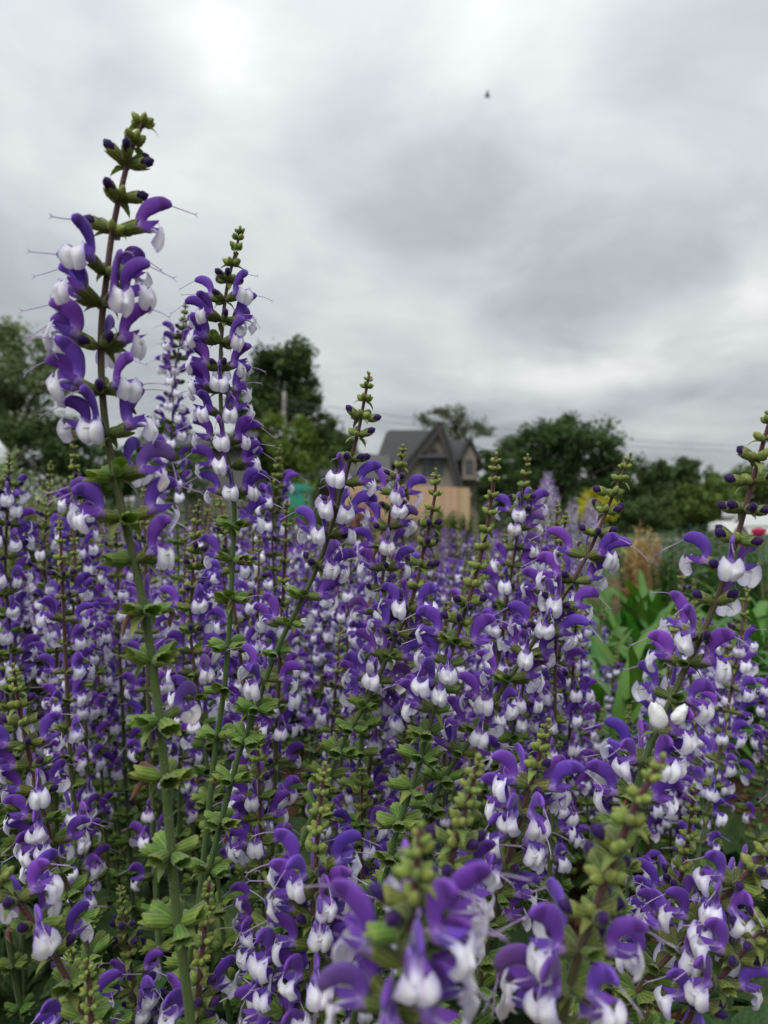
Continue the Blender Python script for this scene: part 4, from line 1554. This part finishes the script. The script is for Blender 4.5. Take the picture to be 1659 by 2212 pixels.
# right wing with its dormer
part('wall', lambda mb: mb.box(hx(985), hx(1036), 1.2, 7.0, 0, hz(1000)), M_WALL, house)


def wing_roof(mb):
    slab(mb, (hx(966), 0.6, hz(1010)), (hx(1046), 0.6, hz(1010)), (hx(1030), 4.2, hz(943)), (hx(966), 4.2, hz(937)), 0.2)
    slab(mb, (hx(1046), 7.4, hz(1010)), (hx(966), 7.4, hz(1010)), (hx(966), 4.2, hz(937)), (hx(1030), 4.2, hz(943)), 0.2)
    slab(mb, (hx(1046), 0.6, hz(1010)), (hx(1046), 7.4, hz(1010)), (hx(1030), 4.21, hz(943)), (hx(1030), 4.2, hz(943)), 0.2)


part('roof', wing_roof, M_ROOF, house)
dormer = part('dormer', lambda mb: mb.prism([(hx(1000), hz(1035)), (hx(1030), hz(1035)), (hx(1030), hz(985)), (hx(1016), hz(956)), (hx(1000), hz(985))], 0.3, 3.6), M_WALL, house)
part('dormer_roof', lambda mb: [slab(mb, (hx(994), 0.0, hz(996)), (hx(1016), 0.0, hz(950)), (hx(1016), 3.9, hz(950)), (hx(994), 3.9, hz(996)), 0.15),
                                slab(mb, (hx(1016), 0.0, hz(950)), (hx(1038), 0.0, hz(996)), (hx(1038), 3.9, hz(996)), (hx(1016), 3.9, hz(950)), 0.15)], M_ROOF, dormer)


def window(px0, px1, py0, py1, y, parent, nx=2, ny=2):
    w = part('window', lambda mb: mb.box(hx(px0), hx(px1), y - 0.05, y + 0.02, hz(py1), hz(py0)), M_GLASS, parent)

    def fr_(mb):
        x0, x1, z0, z1 = hx(px0), hx(px1), hz(py1), hz(py0)
        t = 0.07
        mb.box(x0 - t, x0, y - 0.10, y - 0.002, z0 - t, z1 + t)
        mb.box(x1, x1 + t, y - 0.10, y - 0.002, z0 - t, z1 + t)
        mb.box(x0, x1, y - 0.10, y - 0.002, z1, z1 + t)
        mb.box(x0, x1, y - 0.10, y - 0.002, z0 - t, z0)
        for i in range(1, nx):
            xx = lerp(x0, x1, i / nx)
            mb.box(xx - 0.025, xx + 0.025, y - 0.08, y - 0.052, z0, z1)
        for i in range(1, ny):
            zz = lerp(z0, z1, i / ny)
            mb.box(x0, x1, y - 0.079, y - 0.0535, zz - 0.025, zz + 0.025)
    if isinstance(w.parent, bpy.types.Object):
        part('window_frame', fr_, M_FRAME, w if parent is house else parent)


window(912, 932, 992, 1024, -0.03, house)
window(935, 955, 992, 1024, -0.03, house)
window(1008, 1021, 994, 1018, 0.27, dormer)
window(846, 858, 1012, 1034, 1.57, house)
part('window_hood', lambda mb: slab(mb, (hx(902), -0.75, hz(992)), (hx(966), -0.75, hz(992)), (hx(958), 0.0, hz(981)), (hx(910), 0.0, hz(981)), 0.1), M_ROOF, house)


def arch(mb):
    c0, c1, r_ = hx(938), hz(975), 0.26
    poly = [(c0 - r_, c1 - 0.2), (c0 + r_, c1 - 0.2)] + [(c0 + r_ * math.cos(R(a)), c1 + r_ * math.sin(R(a))) for a in range(0, 181, 20)]
    mb.prism(poly, -0.06, 0.05)


part('arched_vent', arch, M_TRIM, house)
# annex with the garage opening
annex = part('annex', lambda mb: mb.prism([(hx(637), 0), (hx(842), 0), (hx(842), hz(1040)), (hx(637), hz(1040))], -1.2, 4.2), M_WALL, house)
part('annex_roof', lambda mb: [slab(mb, (hx(640), -2.0, hz(1044)), (hx(846), -2.0, hz(1044)), (hx(842), 1.5, hz(984)), (hx(655), 1.5, hz(972)), 0.2),
                               slab(mb, (hx(846), 4.9, hz(1044)), (hx(640), 4.9, hz(1044)), (hx(655), 1.5, hz(972)), (hx(842), 1.5, hz(984)), 0.2),
                               slab(mb, (hx(640), 4.9, hz(1044)), (hx(640), -2.0, hz(1044)), (hx(655), 1.5, hz(972)), (hx(655), 1.51, hz(972)), 0.2)], mat('shingle_weathered', (0.085, 0.085, 0.085), 0.9, nscale=4, namp=0.3, bump=0.5, bscale=12), annex)
part('garage_opening_shade', lambda mb: mb.box(hx(682), hx(730), -1.28, -1.1, 0, hz(1056)), M_TRIM, annex)  # dark slab over the wall, its colour standing in for shade inside the garage opening

# low dark shed at the left
SD = 33.0
shed = thing('shed', 'low shed with a dark sloping roof behind the shrubs', 'shed', ((430 - 829.5) / FPX * SD, SD, 0))
sk = SD / FPX
M_SIDING = mat('siding', (0.12, 0.118, 0.115), 0.85, nscale=3, namp=0.2)
part('wall', lambda mb: mb.box(-140 * sk, 105 * sk, 0, 3.2, 0, (HORIZON - 965) * sk + CAM_H), M_SIDING, shed)
part('roof', lambda mb: [slab(mb, (-160 * sk, -0.5, (HORIZON - 972) * sk + CAM_H), (122 * sk, -0.5, (HORIZON - 968) * sk + CAM_H), (115 * sk, 1.6, (HORIZON - 928) * sk + CAM_H), (-120 * sk, 1.6, (HORIZON - 934) * sk + CAM_H), 0.12),
                         slab(mb, (122 * sk, 3.7, (HORIZON - 968) * sk + CAM_H), (-160 * sk, 3.7, (HORIZON - 972) * sk + CAM_H), (-120 * sk, 1.6, (HORIZON - 934) * sk + CAM_H), (115 * sk, 1.6, (HORIZON - 928) * sk + CAM_H), 0.12)], M_ROOF, shed)
part('door', lambda mb: mb.box(-30 * sk, 20 * sk, -0.06, 0.05, 0, 2.1), M_TRIM, shed)

# tan board fence
FD = 27.0
fence = thing('board_fence', 'tan upright board fence in front of the house', 'fence', ((868 - 829.5) / FPX * FD, FD, 0))
fk = FD / FPX
ftop = (HORIZON - 1042) * fk + CAM_H
fr = random.Random(8)
M_BOARD = mat('fence_board', (0.40, 0.275, 0.165), 0.85, nscale=5, namp=0.2, vary=0.12)
bw = 0.15
x = -125 * fk
mb = MB()
mb.box(-bw / 2 + 0.004, bw / 2 - 0.004, -0.012, 0.012, 0.03, 1.0)
bmesh_board = mb.mesh('board', M_BOARD, smooth=False)
while x < 150 * fk:
    o = obj('board', bmesh_board, fence)
    h = ftop - (x + 125 * fk) / (275 * fk) * 12 * fk + fr.uniform(-0.008, 0.008)
    o.location = (x, fr.uniform(-0.003, 0.003), 0)
    o.scale = (1, 1, h)
    x += bw
for z in (0.5, 1.9):
    part('rail', lambda mb: mb.box(-126 * fk, 151 * fk, 0.02, 0.07, z, z + 0.09), M_BOARD, fence)
for q in range(4):
    xx = lerp(-120 * fk, 146 * fk, q / 3)
    part('post', lambda mb: mb.box(xx - 0.05, xx + 0.05, 0.072, 0.17, 0, ftop - 0.35), M_BOARD, fence)

# teal bin
BD = 11.0
bp = at(646, 1092, BD)
bk = BD / FPX
M_TEAL = mat('teal_plastic', (0.020, 0.215, 0.145), 0.4, spec=0.5, nscale=6, namp=0.1)
binr = thing('teal_bin', 'teal green plastic lidded bin standing before the house annex', 'bin', (bp.x, BD, 0))
bt = (HORIZON - 1046) * bk + CAM_H


def bin_body(mb):
    w0, w1 = 0.14, 0.165
    mb.grid([[(s * w, t * w, z) for s, t in ((-1, -1), (1, -1), (1, 1), (-1, 1))] for w, z in ((w0, 0.06), (w1, bt - 0.14), (w1 + 0.02, bt - 0.13), (w1 + 0.02, bt - 0.09))], [[(1, 1, 1)] * 4] * 4, 0, True)
    mb.box(-w0 + 0.005, w0 - 0.005, -w0 + 0.005, w0 - 0.005, 0.055, 0.075)


part('body', bin_body, M_TEAL, binr)
part('lid', lambda mb: mb.prism([(-0.20, bt - 0.088), (0.20, bt - 0.088), (0.19, bt - 0.045), (0.11, bt), (-0.11, bt), (-0.19, bt - 0.045)], -0.20, 0.20), M_TEAL, binr)
part('handle', lambda mb: mb.box(-0.13, 0.13, 0.18, 0.225, bt - 0.16, bt - 0.13), M_TEAL, binr)
for sx in (-1, 1):
    part('wheel', lambda mb: mb.sweep([(sx * 0.15, 0.14, 0.08), (sx * 0.195, 0.14, 0.08)], [0.08] * 2, [0.08] * 2, 16, lambda s, ph: (1, 1, 1)), mat('black_rubber', (0.02, 0.02, 0.02), 0.8), binr)

# ------------------------------------------------------------------ white vehicles
M_WHITE = mat('white_paint', (0.78, 0.79, 0.79), 0.35, spec=0.5, nscale=1.5, namp=0.05)
M_DARK = mat('dark_glass', (0.03, 0.035, 0.04), 0.1, spec=0.6)
M_TYRE = mat('tyre', (0.02, 0.02, 0.02), 0.85)
M_RIM = mat('rim', (0.4, 0.4, 0.41), 0.4, metallic=0.8)
M_LAMP = mat('lamp_lens', (0.5, 0.5, 0.48), 0.15, spec=0.6)


# right: box truck, cab to the left, only its front part in view
TD = 46.0
tl = at(1546, 1180, TD)
tr_o = thing('box_truck', 'white box truck parked on the gravel road before the bright hedge', 'truck', (tl.x, TD, 0))
TK = 1.17


def tk(nm, fn, m, parent=None):
    mb = MB()
    fn(mb)
    return obj(nm, mb.mesh(nm, m, TK, smooth=False), parent or tr_o)


tk('body', lambda mb: mb.prism([(0.0, 0.30), (6.0, 0.30), (6.0, 0.70), (1.75, 0.70), (1.75, 1.45), (0.98, 1.28), (0.42, 0.94), (0.03, 0.86)], -0.9, 0.9), M_WHITE)
tk('cargo_box', lambda mb: mb.box(0.82, 6.0, -0.98, 0.98, 0.72, 1.56), M_WHITE)
tk('box_trim', lambda mb: mb.box(0.80, 6.02, -1.0, 1.0, 1.561, 1.62), M_WHITE)
tk('windscreen', lambda mb: mb.prism([(0.45, 0.965), (0.80, 1.185), (0.785, 1.215), (0.43, 0.99)], -0.8, 0.8), M_DARK)
tk('side_window', lambda mb: mb.prism([(0.52, 0.90), (0.80, 0.90), (0.80, 1.14)], -0.915, -0.89), M_DARK)
tk('headlight', lambda mb: mb.box(-0.02, 0.06, -0.82, -0.58, 0.62, 0.76), M_LAMP)
tk('headlight', lambda mb: mb.box(-0.02, 0.06, 0.58, 0.82, 0.62, 0.76), M_LAMP)
tk('bumper', lambda mb: mb.box(-0.08, 0.02, -0.88, 0.88, 0.30, 0.48), M_RIM)
for wx in (0.9, 4.6):
    for sy in (-1, 1):
        w = tk('wheel', lambda mb: mb.sweep([(wx, sy * 0.70, 0.34), (wx, sy * 0.925, 0.34)], [0.34] * 2, [0.34] * 2, 20, lambda s, ph: (1, 1, 1)), M_TYRE)
        tk('rim', lambda mb: mb.sweep([(wx, sy * 0.80, 0.34), (wx, sy * 0.935, 0.34)], [0.2] * 2, [0.2] * 2, 16, lambda s, ph: (1, 1, 1)), M_RIM, w)

# left: van, only its rounded nose corner enters the picture
VD = 12.0
vl = at(24, 1000, VD)
van = thing('white_van', 'white parked van whose sloping front edge shows beside the feathery plants', 'van', (vl.x - 0.40, VD, 0))
vz = (HORIZON - 925) * VD / FPX + CAM_H
vp = [(0.0, 0.32), (0.0, 0.95), (-0.02, 1.45), (-0.06, 1.85), (-0.16, 2.12), (-0.34, vz), (-4.6, vz + 0.05), (-4.8, vz - 0.1), (-4.85, 0.32)]
part('body', lambda mb: mb.prism(vp[::-1], -0.9, 0.9), M_WHITE, van)
part('windscreen', lambda mb: mb.prism([(-0.05, 1.45), (-0.08, 1.80), (-0.05, 1.81), (-0.012, 1.45)], -0.78, 0.78), M_DARK, van)
part('side_window', lambda mb: mb.prism([(-0.9, 1.3), (-0.35, 1.3), (-0.5, 1.95), (-0.9, 1.98)], -0.915, -0.89), M_DARK, van)
part('headlight', lambda mb: mb.box(-0.06, 0.02, -0.85, -0.6, 0.78, 0.95), M_LAMP, van)
part('bumper', lambda mb: mb.box(-0.05, 0.07, -0.88, 0.88, 0.32, 0.52), M_TRIM, van)
for wx in (-0.85, -3.8):
    for sy in (-1, 1):
        w = part('wheel', lambda mb: mb.sweep([(wx, sy * 0.70, 0.33), (wx, sy * 0.92, 0.33)], [0.33] * 2, [0.33] * 2, 20, lambda s, ph: (1, 1, 1)), M_TYRE, van)
        part('rim', lambda mb: mb.sweep([(wx, sy * 0.80, 0.33), (wx, sy * 0.93, 0.33)], [0.2] * 2, [0.2] * 2, 16, lambda s, ph: (1, 1, 1)), M_RIM, w)

# ------------------------------------------------------------------ pole, wires, bird
PD = 43.0
pt_ = at(614, 846, PD)
pole = thing('utility_pole', 'weathered grey utility pole in front of the oak', 'pole', (pt_.x, PD, 0))
M_POLE = mat('pole_wood', (0.22, 0.20, 0.18), 0.9, nscale=8, namp=0.3)
part('shaft', lambda mb: mb.sweep([(0, 0, 0), (0, 0, pt_.z)], [0.17, 0.11], [0.17, 0.11], 10, lambda s, ph: (1, 1, 1)), M_POLE, pole, True)
part('bracket', lambda mb: mb.box(-0.06, 0.06, -0.22, -0.09, pt_.z - 1.0, pt_.z - 0.42), M_POLE, pole)
P2 = at(1900, 958, 62.0)
pole2 = thing('utility_pole', 'second utility pole holding the far end of the wires past the truck', 'pole', (P2.x, 62.0, 0))
part('shaft', lambda mb: mb.sweep([(0, 0, 0), (0, 0, P2.z + 0.4)], [0.17, 0.11], [0.17, 0.11], 10, lambda s, ph: (1, 1, 1)), M_POLE, pole2, True)
part('crossarm', lambda mb: mb.box(-0.6, 0.6, -0.20, -0.12, P2.z - 0.2, P2.z - 0.08), M_POLE, pole2)
M_WIRE = mat('wire', (0.10, 0.10, 0.11), 0.7)
for dz_, lab in ((0.0, 'upper thin power wire strung across the sky behind the trees'), (-0.45, 'lower thin power wire strung just under the other one')):
    a_, b_ = Vector((pt_.x, PD - 0.16, pt_.z - 0.5 + dz_)), Vector((P2.x, 61.84, P2.z - 0.14 + dz_))
    mb = MB()
    Q = [a_.lerp(b_, t / 24) + Vector((0, 0, -1.0 * 4 * (t / 24) * (1 - t / 24))) for t in range(25)]
    mb.sweep(Q, [0.014] * 25, [0.014] * 25, 5, lambda s, ph: (1, 1, 1))
    tag(obj('power_wire', mb.mesh('power_wire', M_WIRE)), lab, 'wire')

bp_ = at(1053, 209, 22.0)
bird = thing('bird', 'tiny dark bird flying alone high in the clouds', 'bird', bp_, R(12))
M_BIRD = mat('feather', (0.05, 0.05, 0.055), 0.8)
part('body', lambda mb: mb.sweep([(-0.10, 0, -0.015), (-0.05, 0, -0.004), (0.0, 0, 0.0), (0.05, 0, 0.012), (0.085, 0, 0.022), (0.10, 0, 0.022)], [0.006, 0.022, 0.03, 0.024, 0.016, 0.003], [0.012, 0.022, 0.03, 0.024, 0.014, 0.003], 8, lambda s, ph: (1, 1, 1), side=(0, 1, 0)), M_BIRD, bird, True)
for sy in (-1, 1):
    part('wing', lambda mb: mb.grid([[(0.04 - 0.03 * t, sy * (0.01 + 0.06 * t), 0.01 + 0.17 * t - 0.03 * t * t), (-0.05 + 0.02 * t, sy * (0.01 + 0.06 * t), 0.01 + 0.165 * t - 0.03 * t * t)] for t in (0, 0.3, 0.6, 1.0)], [[(1, 1, 1)] * 2] * 4), M_BIRD, bird, True)
